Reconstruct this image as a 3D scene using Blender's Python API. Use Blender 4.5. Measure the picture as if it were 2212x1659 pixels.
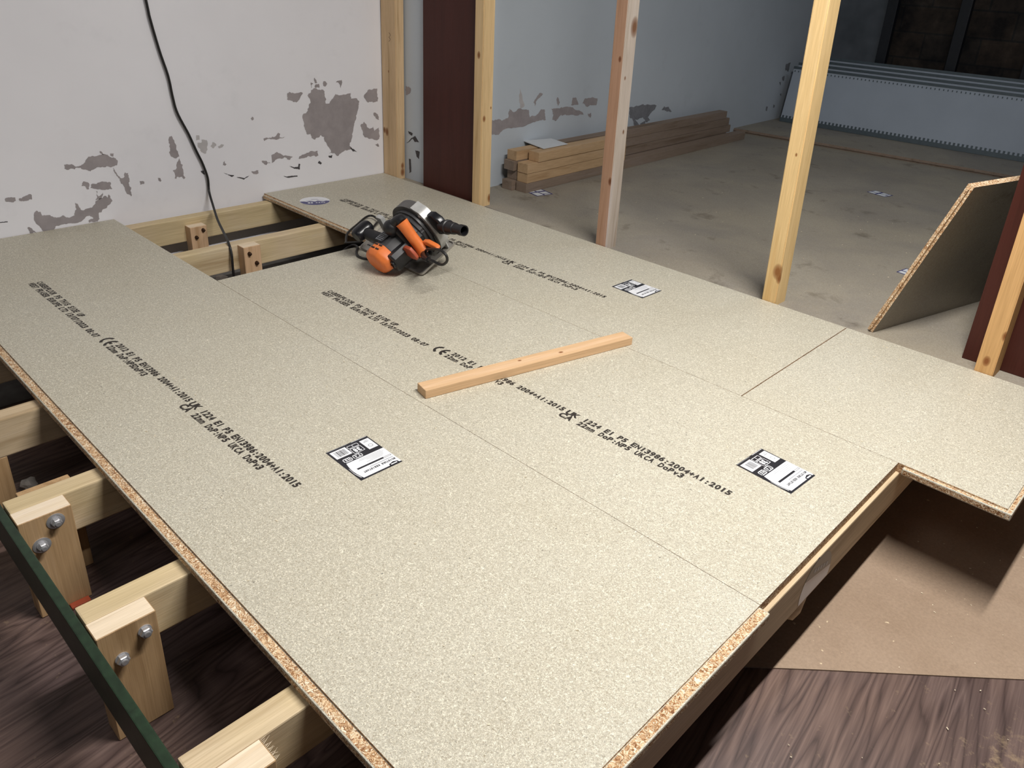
import bpy, bmesh, math, random
from mathutils import Vector, Matrix, Euler
random.seed(7)
S = bpy.context.scene
COL = S.collection
for o in list(bpy.data.objects): bpy.data.objects.remove(o)
R = math.radians

# ---------------------------------------------------------------- camera
cam = bpy.data.cameras.new('camera')
cam.sensor_width = 36; cam.sensor_fit = 'HORIZONTAL'
cam.lens = 27.7107
cam.shift_x = -0.011832; cam.shift_y = -0.052047
cam.clip_start = 0.02; cam.clip_end = 60
co = bpy.data.objects.new('camera', cam); COL.objects.link(co)
a, b, c = 0.740633820, 1.13420038, 0.0569822959
rot = Matrix.Rotation(a, 3, 'Z') @ Matrix.Rotation(b, 3, 'X') @ Matrix.Rotation(c, 3, 'Z')
co.matrix_world = Matrix.Translation((0.36022989, -0.99941536, 0.92426857)) @ rot.to_4x4()
S.camera = co

# ---------------------------------------------------------------- light
w = bpy.data.worlds.new('world'); S.world = w; w.use_nodes = True
w.node_tree.nodes['Background'].inputs[0].default_value = (0.80, 0.86, 1.0, 1)
w.node_tree.nodes['Background'].inputs[1].default_value = 0.05
def area(name, loc, target, sx, sy, power, col):
    l = bpy.data.lights.new(name, 'AREA'); l.shape = 'RECTANGLE'; l.size = sx; l.size_y = sy
    l.energy = power; l.color = col
    o = bpy.data.objects.new(name, l); COL.objects.link(o); o.location = loc
    d = Vector(target) - Vector(loc)
    o.rotation_euler = d.to_track_quat('-Z', 'Y').to_euler()
    return o
area('ceiling_lamp_light', (0.07, 0.30, 2.05), (-0.15, 0.30, 0), 1.20, 0.07, 73, (1.0, 0.972, 0.93))
area('ceiling_tube_light', (-0.3, 3.0, 2.36), (-0.3, 3.0, 0), 0.12, 1.5, 8.5, (0.78, 0.88, 1.0))
area('fill_light', (-0.5, -1.5, 2.2), (-1.6, 0.6, 0.2), 0.8, 0.8, 7, (1.0, 0.96, 0.95))  # added unseen fill, brightens the left wall and the deck near it
S.view_settings.view_transform = 'Standard'; S.view_settings.look = 'None'
S.view_settings.exposure = 0.0; S.view_settings.gamma = 1.0
S.view_settings.use_curve_mapping = False

WALL_FLAKES=[('g',[(-0.129,0.216),(-0.110,0.214),(-0.094,0.205),(-0.080,0.206),(-0.067,0.211),(-0.060,0.220),(-0.048,0.233),(-0.028,0.232),(-0.010,0.235),(0.015,0.233),(0.028,0.220),(0.047,0.209),(0.041,0.191),(0.013,0.191),(-0.010,0.192),(-0.036,0.188),(-0.049,0.182),(-0.061,0.189),(-0.077,0.195),(-0.095,0.201),(-0.098,0.196),(-0.110,0.201),(-0.130,0.202)]),
('g',[(0.027,0.185),(0.035,0.167),(0.050,0.143),(0.061,0.147),(0.064,0.162),(0.076,0.159),(0.077,0.139),(0.072,0.120),(0.077,0.100),(0.073,0.072),(0.061,0.083),(0.053,0.115),(0.043,0.136),(0.032,0.162)]),
('g',[(-0.047,0.138),(-0.024,0.140),(0.011,0.134),(0.013,0.110),(-0.011,0.110),(-0.035,0.115),(-0.059,0.124),(-0.054,0.137)]),
('g',[(-0.087,0.136),(-0.077,0.151),(-0.065,0.146),(-0.064,0.122),(-0.072,0.122),(-0.075,0.134)]),
('g',[(-0.247,0.070),(-0.242,0.074),(-0.230,0.068),(-0.228,0.055),(-0.196,0.045),(-0.180,0.039),(-0.167,0.043),(-0.149,0.033),(-0.127,0.037),(-0.120,0.055),(-0.117,0.082),(-0.110,0.075),(-0.104,0.055),(-0.076,0.054),(-0.060,0.061),(-0.036,0.082),(-0.014,0.089),(-0.008,0.081),(-0.002,0.092),(0.006,0.067),(-0.007,0.055),(-0.030,0.042),(-0.047,0.031),(-0.047,0.009),(-0.067,0.001),(-0.085,0.002),(-0.083,0.012),(-0.068,0.015),(-0.078,0.027),(-0.094,0.023),(-0.116,0.010),(-0.153,0.012),(-0.188,0.010),(-0.198,0.001),(-0.228,-0.004),(-0.241,0.015),(-0.253,0.039),(-0.252,0.057)]),
('g',[(-0.278,0.022),(-0.265,0.012),(-0.254,-0.001),(-0.270,-0.002),(-0.277,0.011)]),
('g',[(-0.285,0.123),(-0.266,0.128),(-0.247,0.132),(-0.247,0.114),(-0.265,0.112),(-0.284,0.115)]),
('g',[(-0.326,0.127),(-0.310,0.131),(-0.295,0.129),(-0.295,0.117),(-0.311,0.116),(-0.326,0.121)]),
('d',[(-0.354,0.055),(-0.332,0.053),(-0.333,0.050),(-0.355,0.052)]),
('g',[(-0.044,0.111),(-0.039,0.110),(-0.039,0.091),(-0.029,0.094),(-0.021,0.102),(-0.028,0.081),(-0.044,0.080),(-0.050,0.079)]),
('g',[(0.026,0.236),(0.038,0.234),(0.035,0.223),(0.025,0.228)]),
('g',[(-0.007,0.249),(-0.002,0.246),(0.003,0.233),(-0.002,0.236)]),
('g',[(0.241,0.270),(0.251,0.274),(0.258,0.257),(0.264,0.235),(0.265,0.216),(0.269,0.194),(0.256,0.188),(0.237,0.203),(0.233,0.213),(0.239,0.228),(0.240,0.242),(0.237,0.257)]),
('g',[(0.270,0.187),(0.271,0.168),(0.279,0.162),(0.277,0.133),(0.281,0.111),(0.274,0.107),(0.268,0.118),(0.252,0.120),(0.246,0.112),(0.241,0.114),(0.243,0.136),(0.238,0.146),(0.254,0.156),(0.256,0.170),(0.265,0.183)]),
('l',[(0.344,0.266),(0.356,0.265),(0.355,0.247),(0.341,0.247)]),
('l',[(0.362,0.248),(0.382,0.244),(0.384,0.223),(0.374,0.193),(0.356,0.200),(0.345,0.223),(0.345,0.237),(0.360,0.236)]),
('l',[(0.405,0.233),(0.412,0.231),(0.419,0.219),(0.407,0.209),(0.395,0.220)]),
('l',[(0.424,0.214),(0.450,0.218),(0.443,0.209),(0.428,0.207)]),
('g',[(0.445,0.155),(0.452,0.141),(0.445,0.135),(0.436,0.140)]),
('d',[(0.435,0.109),(0.452,0.101),(0.472,0.095),(0.479,0.092),(0.470,0.087),(0.459,0.094)]),
('d',[(0.485,0.084),(0.511,0.079),(0.522,0.075),(0.530,0.080),(0.547,0.083),(0.530,0.076),(0.518,0.069),(0.508,0.075)]),
('g',[(0.554,0.098),(0.585,0.098),(0.585,0.087),(0.570,0.085)]),
('g',[(0.112,0.124),(0.127,0.120),(0.127,0.112),(0.112,0.110)]),
('g',[(0.179,0.126),(0.188,0.122),(0.186,0.110),(0.179,0.116)]),
('d',[(0.344,0.129),(0.356,0.130),(0.360,0.112),(0.353,0.115)]),
('g',[(0.572,0.308),(0.579,0.314),(0.585,0.305),(0.578,0.299)]),
('g',[(0.835,0.378),(0.853,0.397),(0.873,0.405),(0.893,0.397),(0.918,0.389),(0.924,0.355),(0.920,0.338),(0.937,0.336),(0.945,0.347),(0.959,0.358),(0.971,0.374),(0.991,0.367),(1.020,0.368),(1.049,0.372),(1.051,0.348),(1.073,0.349),(1.092,0.333),(1.082,0.295),(1.065,0.251),(1.047,0.195),(1.032,0.145),(1.048,0.127),(0.989,0.122),(0.970,0.109),(0.952,0.123),(0.924,0.127),(0.935,0.132),(0.926,0.151),(0.905,0.180),(0.904,0.201),(0.889,0.209),(0.858,0.192),(0.842,0.202),(0.837,0.220),(0.820,0.219),(0.812,0.246),(0.807,0.278),(0.806,0.301),(0.827,0.311),(0.839,0.341),(0.847,0.346)]),
('g',[(0.742,0.393),(0.752,0.398),(0.761,0.392),(0.813,0.390),(0.805,0.378),(0.798,0.367),(0.780,0.353),(0.755,0.363),(0.740,0.368)]),
('g',[(0.855,0.429),(0.865,0.424),(0.855,0.406)]),
('g',[(0.873,0.446),(0.885,0.425),(0.875,0.423)]),
('g',[(0.874,0.417),(0.894,0.419),(0.895,0.403),(0.873,0.406)]),
('g',[(0.914,0.428),(0.935,0.418),(0.924,0.408),(0.913,0.412)]),
('g',[(0.975,0.421),(1.005,0.430),(1.008,0.418),(1.000,0.395),(0.994,0.413)]),
('g',[(1.117,0.355),(1.141,0.380),(1.190,0.382),(1.190,0.326),(1.161,0.328),(1.135,0.327),(1.124,0.340)]),
('g',[(1.167,0.279),(1.190,0.271),(1.195,0.245),(1.178,0.253)]),
('g',[(1.094,0.230),(1.113,0.244),(1.127,0.227),(1.142,0.210),(1.157,0.212),(1.163,0.219),(1.168,0.198),(1.194,0.211),(1.194,0.161),(1.171,0.157),(1.140,0.165),(1.110,0.182),(1.104,0.205)]),
('g',[(0.648,0.152),(0.667,0.160),(0.686,0.155),(0.711,0.144),(0.734,0.138),(0.746,0.134),(0.732,0.122),(0.710,0.136),(0.688,0.135),(0.648,0.120)]),
('g',[(0.603,0.135),(0.624,0.132),(0.642,0.121),(0.622,0.115),(0.607,0.126)]),
('g',[(0.772,0.123),(0.800,0.136),(0.835,0.147),(0.866,0.145),(0.871,0.124),(0.860,0.120),(0.820,0.128),(0.785,0.122)]),
('g',[(0.620,0.223),(0.673,0.226),(0.687,0.240),(0.696,0.235),(0.692,0.220),(0.718,0.220),(0.695,0.217),(0.675,0.212),(0.635,0.219),(0.622,0.213)]),
('d',[(0.727,0.097),(0.749,0.088),(0.768,0.087),(0.772,0.101),(0.779,0.099),(0.775,0.075),(0.749,0.082)]),
('d',[(0.920,0.115),(0.941,0.116),(0.937,0.104),(0.923,0.107)]),
('d',[(1.030,0.142),(1.052,0.130),(1.070,0.115),(1.047,0.120)]),
('d',[(0.696,0.058),(0.713,0.054),(0.760,0.052),(0.763,0.047),(0.713,0.049)]),
('d',[(0.864,0.092),(0.873,0.100),(0.886,0.089),(0.879,0.082)]),
('g',[(1.170,0.135),(1.186,0.140),(1.193,0.123),(1.181,0.127)]),
('g',[(1.293,0.398),(1.328,0.384),(1.328,0.361),(1.298,0.358)]),
('d',[(1.301,0.140),(1.335,0.142),(1.366,0.149),(1.405,0.149),(1.428,0.116),(1.400,0.123),(1.389,0.139),(1.358,0.139),(1.320,0.132)]),
('d',[(1.365,0.047),(1.376,0.043),(1.379,-0.020),(1.368,-0.024)]),
('d',[(1.362,0.178),(1.389,0.163),(1.385,0.151),(1.366,0.165)]),
]
FAR_FLAKES=[('g',[(1.462,0.287),(1.526,0.286),(1.575,0.292),(1.581,0.330),(1.607,0.312),(1.657,0.324),(1.710,0.313),(1.721,0.278),(1.782,0.290),(1.799,0.308),(1.826,0.303),(1.840,0.255),(1.759,0.252),(1.646,0.241),(1.545,0.240),(1.514,0.221),(1.473,0.226)]),
('g',[(1.873,0.302),(1.948,0.304),(2.026,0.297),(2.120,0.265),(2.132,0.251),(2.030,0.261),(1.952,0.268),(1.916,0.242),(1.887,0.251),(1.894,0.274)]),
('g',[(2.114,0.308),(2.131,0.331),(2.236,0.322),(2.230,0.289),(2.147,0.290)]),
('g',[(2.030,0.338),(2.060,0.339),(2.084,0.307),(2.025,0.306)]),
('g',[(1.914,0.353),(1.935,0.329),(1.923,0.312),(1.911,0.336)]),
('g',[(1.742,0.344),(1.783,0.383),(1.806,0.376),(1.768,0.354),(1.752,0.327)]),
('l',[(1.642,0.413),(1.682,0.333),(1.657,0.324),(1.642,0.364)]),
('g',[(2.162,0.255),(2.193,0.255),(2.192,0.230),(2.175,0.238)]),
('b',[(2.531,0.253),(2.644,0.257),(2.796,0.240),(2.777,0.215),(2.721,0.182),(2.749,0.166),(2.714,0.156),(2.670,0.187),(2.598,0.181),(2.641,0.149),(2.608,0.133),(2.574,0.183),(2.541,0.200)]),
('b',[(2.855,0.211),(2.877,0.227),(2.933,0.215),(2.965,0.191),(2.896,0.201)]),
('b',[(2.652,0.155),(2.700,0.164),(2.699,0.137),(2.662,0.137)]),
('b',[(4.394,0.380),(4.467,0.392),(4.457,0.327),(4.402,0.338)]),
('b',[(4.374,0.298),(4.403,0.305),(4.412,0.271),(4.379,0.278)]),
('b',[(4.337,0.264),(4.361,0.266),(4.368,0.241)]),
('b',[(4.198,0.113),(4.228,0.110),(4.226,0.081),(4.199,0.088)]),
('b',[(4.310,0.120),(4.334,0.109),(4.331,0.093),(4.309,0.099)]),
('b',[(4.382,0.181),(4.402,0.188),(4.408,0.167)]),
]
RETURN_FLAKES=[('g',[(-2.500,0.404),(-2.469,0.399),(-2.469,0.377),(-2.500,0.366)]),
('d',[(-2.500,0.152),(-2.480,0.166),(-2.463,0.182),(-2.437,0.195),(-2.410,0.171),(-2.442,0.168),(-2.455,0.180),(-2.482,0.160)]),
('d',[(-2.484,0.084),(-2.470,0.084),(-2.467,0.026),(-2.481,0.017)]),
('d',[(-2.487,0.209),(-2.455,0.203),(-2.460,0.191),(-2.482,0.198)]),
('d',[(-2.438,0.131),(-2.406,0.131),(-2.411,0.096),(-2.429,0.104)]),
]

# ---------------------------------------------------------------- node helpers
def newmat(name, rough=0.6, spec=0.5, metal=0.0):
    m = bpy.data.materials.new(name); m.use_nodes = True
    nt = m.node_tree; bs = nt.nodes['Principled BSDF']
    bs.inputs['Roughness'].default_value = rough
    bs.inputs['Specular IOR Level'].default_value = spec
    bs.inputs['Metallic'].default_value = metal
    return m, nt, bs
def nd(nt, t, **kw):
    n = nt.nodes.new(t)
    for k, v in kw.items():
        if hasattr(n, k): setattr(n, k, v)
        else: n.inputs[k].default_value = v
    return n
def lk(nt, a, b): nt.links.new(a, b)
def coords(nt, scale=(1, 1, 1), rnd=True, kind='Object'):
    tc = nd(nt, 'ShaderNodeTexCoord')
    src = tc.outputs[kind]
    if rnd:
        oi = nd(nt, 'ShaderNodeObjectInfo')
        mu = nd(nt, 'ShaderNodeVectorMath', operation='SCALE')
        cx = nd(nt, 'ShaderNodeCombineXYZ'); 
        for i in range(3): lk(nt, oi.outputs['Random'], cx.inputs[i])
        lk(nt, cx.outputs[0], mu.inputs[0]); mu.inputs['Scale'].default_value = 7.3
        ad = nd(nt, 'ShaderNodeVectorMath', operation='ADD')
        lk(nt, src, ad.inputs[0]); lk(nt, mu.outputs[0], ad.inputs[1]); src = ad.outputs[0]
    mp = nd(nt, 'ShaderNodeMapping'); mp.inputs['Scale'].default_value = scale
    lk(nt, src, mp.inputs['Vector'])
    return mp.outputs[0]
def noise(nt, vec, scale, detail=2, rough=0.5, dist=0.0):
    n = nd(nt, 'ShaderNodeTexNoise'); n.inputs['Scale'].default_value = scale
    n.inputs['Detail'].default_value = detail; n.inputs['Roughness'].default_value = rough
    n.inputs['Distortion'].default_value = dist
    lk(nt, vec, n.inputs['Vector']); return n.outputs['Fac']
def ramp(nt, fac, stops, interp='LINEAR'):
    r = nd(nt, 'ShaderNodeValToRGB'); r.color_ramp.interpolation = interp
    e = r.color_ramp.elements
    while len(e) > 1: e.remove(e[-1])
    e[0].position = stops[0][0]; e[0].color = (*stops[0][1], 1)
    for p, cc in stops[1:]:
        x = e.new(p); x.color = (*cc, 1)
    lk(nt, fac, r.inputs[0]); return r.outputs[0]
def mix(nt, fac, a, b, mode='MIX'):
    m = nd(nt, 'ShaderNodeMix', data_type='RGBA', blend_type=mode)
    if isinstance(fac, (int, float)): m.inputs[0].default_value = fac
    else: lk(nt, fac, m.inputs[0])
    for v, i in ((a, 6), (b, 7)):
        if isinstance(v, tuple): m.inputs[i].default_value = (*v, 1)
        else: lk(nt, v, m.inputs[i])
    return m.outputs[2]
def bump(nt, bs, h, strength=0.3, dist=0.001):
    b = nd(nt, 'ShaderNodeBump'); b.inputs['Strength'].default_value = strength
    b.inputs['Distance'].default_value = dist
    lk(nt, h, b.inputs['Height']); lk(nt, b.outputs[0], bs.inputs['Normal'])
def sr(r, g, b):
    f = lambda v: (v/255/12.92) if v/255 <= 0.04045 else ((v/255+0.055)/1.055)**2.4
    return (f(r), f(g), f(b))
def K(c, k): return tuple(min(1, v*k) for v in c)
def plain(name, c, rough=0.5, metal=0.0, spec=0.5, var=0.0, vs=40, bmp=0.0):
    m, nt, bs = newmat(name, rough, spec, metal)
    v = coords(nt)
    n = noise(nt, v, vs, 3, 0.6)
    lk(nt, ramp(nt, n, [(0.3, K(c, 1-var)), (0.7, K(c, 1+var))]), bs.inputs['Base Color'])
    if bmp: bump(nt, bs, n, bmp)
    return m

# chipboard face: pressed fine flakes
def chip_top(name, base, contrast=1.0, rough=0.5, dirt=False):
    m, nt, bs = newmat(name, rough, 0.45)
    v = coords(nt)
    big = noise(nt, v, 2.2, 3, 0.55)
    c0 = ramp(nt, big, [(0.3, (base[0]*0.97, base[1]*0.955, base[2]*0.92)), (0.7, (base[0]*1.03, base[1]*1.04, base[2]*1.06))])
    md = noise(nt, v, 150, 2, 0.5)
    c0 = mix(nt, 1.0, c0, ramp(nt, md, [(0.35, (0.93, 0.92, 0.90)), (0.65, (1.05, 1.05, 1.05))]), 'MULTIPLY')
    # short curled light fibres: thin contour lines of a noise, broken up by another
    def squig(scale, lo, hi, width, off, dist=0.8):
        mp = nd(nt, 'ShaderNodeMapping'); mp.inputs['Location'].default_value = (off, off*1.7, off*0.6); lk(nt, v, mp.inputs['Vector'])
        n = noise(nt, mp.outputs[0], scale, 1, 0.4, dist)
        line = ramp(nt, n, [(0.5-width, (0, 0, 0)), (0.5-width*0.3, (1, 1, 1)), (0.5+width*0.3, (1, 1, 1)), (0.5+width, (0, 0, 0))])
        k = noise(nt, mp.outputs[0], scale*0.9, 1, 0.5)
        msk = ramp(nt, k, [(lo, (0, 0, 0)), (hi, (1, 1, 1))])
        return mix(nt, 1.0, line, msk, 'MULTIPLY')
    f1 = squig(230, 0.46, 0.52, 0.05, 3.1); f2 = squig(360, 0.48, 0.54, 0.055, 11.3); f3 = squig(95, 0.60, 0.66, 0.022, 5.7)
    l = tuple(min(0.92, x*(1+0.55*contrast)) for x in base); d = K(base, 1-0.42*contrast)
    c1 = mix(nt, f1, c0, l); c1 = mix(nt, f2, c1, K(l, 0.95)); c1 = mix(nt, f3, c1, K(l, 1.06))
    k1 = squig(290, 0.525, 0.57, 0.040, 21.0); k2 = squig(420, 0.51, 0.55, 0.055, 31.0)
    c1 = mix(nt, k1, c1, d); c1 = mix(nt, k2, c1, (d[0]*1.1, d[1]*1.0, d[2]*0.85))
    fine = noise(nt, v, 520, 2, 0.6)
    c2 = mix(nt, 1.0, c1, ramp(nt, fine, [(0.3, (0.88, 0.87, 0.85)), (0.72, (1.08, 1.08, 1.08))]), 'MULTIPLY')
    vo = nd(nt, 'ShaderNodeTexVoronoi'); vo.inputs['Scale'].default_value = 24; lk(nt, v, vo.inputs['Vector'])
    sp_ = ramp(nt, vo.outputs['Distance'], [(0.03, (1, 1, 1)), (0.05, (0, 0, 0))])
    c3 = mix(nt, sp_, c2, K(base, 0.42))
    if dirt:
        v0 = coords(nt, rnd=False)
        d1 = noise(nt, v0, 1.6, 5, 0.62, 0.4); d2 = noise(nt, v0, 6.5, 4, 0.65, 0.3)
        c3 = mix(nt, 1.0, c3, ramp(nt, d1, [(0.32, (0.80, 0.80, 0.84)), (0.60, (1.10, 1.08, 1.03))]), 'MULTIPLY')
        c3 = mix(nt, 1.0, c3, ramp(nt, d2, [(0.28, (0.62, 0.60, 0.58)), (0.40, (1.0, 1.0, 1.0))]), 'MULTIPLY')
    lk(nt, c3, bs.inputs['Base Color'])
    bump(nt, bs, fine, 0.12, 0.0006)
    return m
def chip_edge(name, k=1.0):
    m, nt, bs = newmat(name, 0.75, 0.2)
    v = coords(nt)
    nz = nd(nt, 'ShaderNodeTexNoise'); nz.inputs['Scale'].default_value = 70; nz.inputs['Detail'].default_value = 2
    lk(nt, v, nz.inputs['Vector'])
    mx = nd(nt, 'ShaderNodeMix', data_type='RGBA', blend_type='LINEAR_LIGHT'); mx.inputs[0].default_value = 0.030
    lk(nt, v, mx.inputs[6]); lk(nt, nz.outputs['Color'], mx.inputs[7])
    def layer(rotz, sc, seed):
        mp = nd(nt, 'ShaderNodeMapping'); mp.inputs['Rotation'].default_value = (rotz*0.7, rotz*0.4, rotz); mp.inputs['Scale'].default_value = sc
        mp.inputs['Location'].default_value = (seed, seed, seed); lk(nt, mx.outputs[2], mp.inputs['Vector'])
        vo = nd(nt, 'ShaderNodeTexVoronoi'); vo.inputs['Scale'].default_value = 1.0; lk(nt, mp.outputs[0], vo.inputs['Vector'])
        se = nd(nt, 'ShaderNodeSeparateColor'); lk(nt, vo.outputs['Color'], se.inputs[0])
        return se, vo
    s1, v1 = layer(0.6, (85, 260, 260), 0); s2, v2 = layer(-0.9, (80, 280, 280), 9)
    st = [(0.0, K((0.26, 0.12, 0.055), k)), (0.14, K((0.50, 0.29, 0.15), k)), (0.40, K((0.70, 0.48, 0.28), k)), (0.70, K((0.84, 0.65, 0.43), k)), (1.0, K((0.96, 0.86, 0.68), k))]
    c = mix(nt, ramp(nt, s2.outputs[1], [(0.45, (0, 0, 0)), (0.46, (1, 1, 1))]), ramp(nt, s1.outputs[0], st), ramp(nt, s2.outputs[0], st))
    gap = ramp(nt, v1.outputs['Distance'], [(0.45, (1, 1, 1)), (0.75, (0.5, 0.38, 0.28))])
    c = mix(nt, 1.0, c, gap, 'MULTIPLY')
    lk(nt, c, bs.inputs['Base Color'])
    bump(nt, bs, v1.outputs['Distance'], 0.8, 0.0015)
    return m
# sawn softwood; axis = direction of the grain; knots = [(x,y,z,radius)] in object space
def wood(name, base, axis='Z', dark=0.72, rough=0.62, knots=(), stretch=2.2, green=None):
    m, nt, bs = newmat(name, rough, 0.35)
    i = 'XYZ'.index(axis)
    sc = [26, 26, 26]; sc[i] = 1.6
    v = coords(nt, tuple(sc))
    big = noise(nt, v, 1.0, 4, 0.55, 0.6)
    wv = ramp(nt, big, [(0.30, K((base[0]*0.95, base[1]*0.88, base[2]*0.78), dark)), (0.42, K(base, 0.93)), (0.55, base), (0.70, (min(1, base[0]*1.06), min(1, base[1]*1.1), min(1, base[2]*1.2)))])
    sc2 = [420, 420, 420]; sc2[i] = 9
    v2 = coords(nt, tuple(sc2))
    fine = noise(nt, v2, 1.0, 2, 0.6)
    col = mix(nt, 1.0, wv, ramp(nt, fine, [(0.3, (0.86, 0.84, 0.80)), (0.7, (1.06, 1.06, 1.06))]), 'MULTIPLY')
    if green:
        pn = noise(nt, coords(nt), 5.0, 2, 0.5)
        col = mix(nt, ramp(nt, pn, [(0.42, (0, 0, 0)), (0.62, (1, 1, 1))]), col, mix(nt, 1.0, col, green, 'MULTIPLY'))
    if knots:
        tc = nd(nt, 'ShaderNodeTexCoord')
        for (x, y, z, r) in knots:
            sb = nd(nt, 'ShaderNodeVectorMath', operation='SUBTRACT'); lk(nt, tc.outputs['Object'], sb.inputs[0]); sb.inputs[1].default_value = (x, y, z)
            ml = nd(nt, 'ShaderNodeVectorMath', operation='MULTIPLY'); lk(nt, sb.outputs[0], ml.inputs[0])
            q = [1, 1, 1]; q[i] = 0.6; ml.inputs[1].default_value = q
            ln = nd(nt, 'ShaderNodeVectorMath', operation='LENGTH'); lk(nt, ml.outputs[0], ln.inputs[0])
            dv = nd(nt, 'ShaderNodeMath', operation='DIVIDE'); lk(nt, ln.outputs['Value'], dv.inputs[0]); dv.inputs[1].default_value = r
            f = ramp(nt, dv.outputs[0], [(0.35, (1, 1, 1)), (0.75, (0.6, 0.6, 0.6)), (1.15, (0, 0, 0))])
            col = mix(nt, f, col, (base[0]*0.36, base[1]*0.21, base[2]*0.13))
    lk(nt, col, bs.inputs['Base Color'])
    bump(nt, bs, fine, 0.25, 0.0008)
    return m

# ---------------------------------------------------------------- object helpers
def link(name, bm, mats, loc=(0, 0, 0), parent=None, smooth=False, recalc=True):
    loc = Vector(loc)
    if recalc: bmesh.ops.recalc_face_normals(bm, faces=bm.faces)
    me = bpy.data.meshes.new(name); bm.to_mesh(me); bm.free()
    me.transform(Matrix.Translation(-loc))
    for m in (mats if isinstance(mats, (list, tuple)) else [mats]): me.materials.append(m)
    if smooth:
        for p in me.polygons: p.use_smooth = True
        try: me.set_sharp_from_angle(angle=R(38))
        except Exception: pass
    o = bpy.data.objects.new(name, me); COL.objects.link(o)
    if parent is not None:
        o.parent = parent                      # loc is then the parent's own world location
    else: o.location = loc
    return o
def tag(o, label, cat, group=None):
    o['label'] = label; o['category'] = cat
    if group: o['group'] = group
    return o
def struct(o): o['kind'] = 'structure'; return o
def box(bm, x0, x1, y0, y1, z0, z1, mat=0, bev=0.0):
    vs = [bm.verts.new((x, y, z)) for z in (z0, z1) for y in (y0, y1) for x in (x0, x1)]
    fs = [(0, 2, 3, 1), (4, 5, 7, 6), (0, 1, 5, 4), (2, 6, 7, 3), (0, 4, 6, 2), (1, 3, 7, 5)]
    F = [bm.faces.new([vs[i] for i in f]) for f in fs]
    for f in F: f.material_index = mat
    if bev > 0:
        es = list({e for f in F for e in f.edges})
        bmesh.ops.bevel(bm, geom=es, offset=bev, segments=2, affect='EDGES', profile=0.6)
    return F
def xf(bm, M, start=0):
    bm.verts.ensure_lookup_table()
    for v in list(bm.verts)[start:]: v.co = M @ v.co
def cyl(bm, p0, p1, r0, r1=None, n=20, caps=True, mat=0):
    r1 = r0 if r1 is None else r1
    p0, p1 = Vector(p0), Vector(p1); d = (p1-p0).normalized()
    q = d.to_track_quat('Z', 'Y').to_matrix()
    A = [bm.verts.new(p0+q@Vector((math.cos(t)*r0, math.sin(t)*r0, 0))) for t in [2*math.pi*i/n for i in range(n)]]
    B = [bm.verts.new(p1+q@Vector((math.cos(t)*r1, math.sin(t)*r1, 0))) for t in [2*math.pi*i/n for i in range(n)]]
    for i in range(n):
        f = bm.faces.new([A[i], A[(i+1) % n], B[(i+1) % n], B[i]]); f.material_index = mat
    if caps:
        bm.faces.new(A[::-1]).material_index = mat; bm.faces.new(B).material_index = mat
def lathe(bm, p0, axis, prof, n=24, mat=0, flat=(1, 1)):
    """prof = [(distance along axis, radius)]"""
    p0 = Vector(p0); q = Vector(axis).normalized().to_track_quat('Z', 'Y').to_matrix()
    rings = []
    for (d, r) in prof:
        rings.append([bm.verts.new(p0+q@Vector((math.cos(t)*max(r, 1e-5)*flat[0], math.sin(t)*max(r, 1e-5)*flat[1], d))) for t in [2*math.pi*i/n for i in range(n)]])
    for A, B in zip(rings, rings[1:]):
        for i in range(n): bm.faces.new([A[i], A[(i+1) % n], B[(i+1) % n], B[i]]).material_index = mat
    bm.faces.new(rings[0][::-1]).material_index = mat; bm.faces.new(rings[-1]).material_index = mat
def spline(pts, k=8):
    P = [Vector(p) for p in pts]; P = [2*P[0]-P[1]]+P+[2*P[-1]-P[-2]]; out = []
    for i in range(1, len(P)-2):
        for j in range(k):
            t = j/k; a, b, c, d = P[i-1:i+3]
            out.append(0.5*((2*b)+(c-a)*t+(2*a-5*b+4*c-d)*t*t+(3*b-a-3*c+d)*t**3))
    out.append(P[-2]); return out
def tube(bm, pts, r, n=10, mat=0, k=8, flat=1.0):
    P = spline(pts, k); rings = []; up = Vector((0.13, 0.31, 0.94))
    for i, p in enumerate(P):
        d = (P[min(i+1, len(P)-1)]-P[max(i-1, 0)]).normalized()
        x = d.cross(up)
        if x.length < 1e-3: x = d.cross(Vector((1, 0, 0)))
        x.normalize(); y = x.cross(d).normalized()
        rr = r(i/(len(P)-1)) if callable(r) else r
        rings.append([bm.verts.new(p+x*math.cos(t)*rr+y*math.sin(t)*rr*flat) for t in [2*math.pi*j/n for j in range(n)]])
    for A, B in zip(rings, rings[1:]):
        for i in range(n): bm.faces.new([A[i], A[(i+1) % n], B[(i+1) % n], B[i]]).material_index = mat
    bm.faces.new(rings[0][::-1]).material_index = mat; bm.faces.new(rings[-1]).material_index = mat
def prism(bm, pts, h0, h1, plane='XZ', mat=0, bev=0.0):
    """closed outline extruded between h0 and h1 along the remaining axis"""
    def P(u, v, h): return {'XZ': (u, h, v), 'XY': (u, v, h), 'YZ': (h, u, v)}[plane]
    A = [bm.verts.new(P(u, v, h0)) for u, v in pts]; B = [bm.verts.new(P(u, v, h1)) for u, v in pts]
    F = [bm.faces.new(A), bm.faces.new(B[::-1])]
    n = len(pts)
    for i in range(n): F.append(bm.faces.new([A[i], B[i], B[(i+1) % n], A[(i+1) % n]]))
    for f in F: f.material_index = mat
    if bev > 0:
        es = list(set(F[0].edges) | set(F[1].edges))
        bmesh.ops.bevel(bm, geom=es, offset=bev, segments=3, affect='EDGES', profile=0.5)
_g = {}
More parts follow.
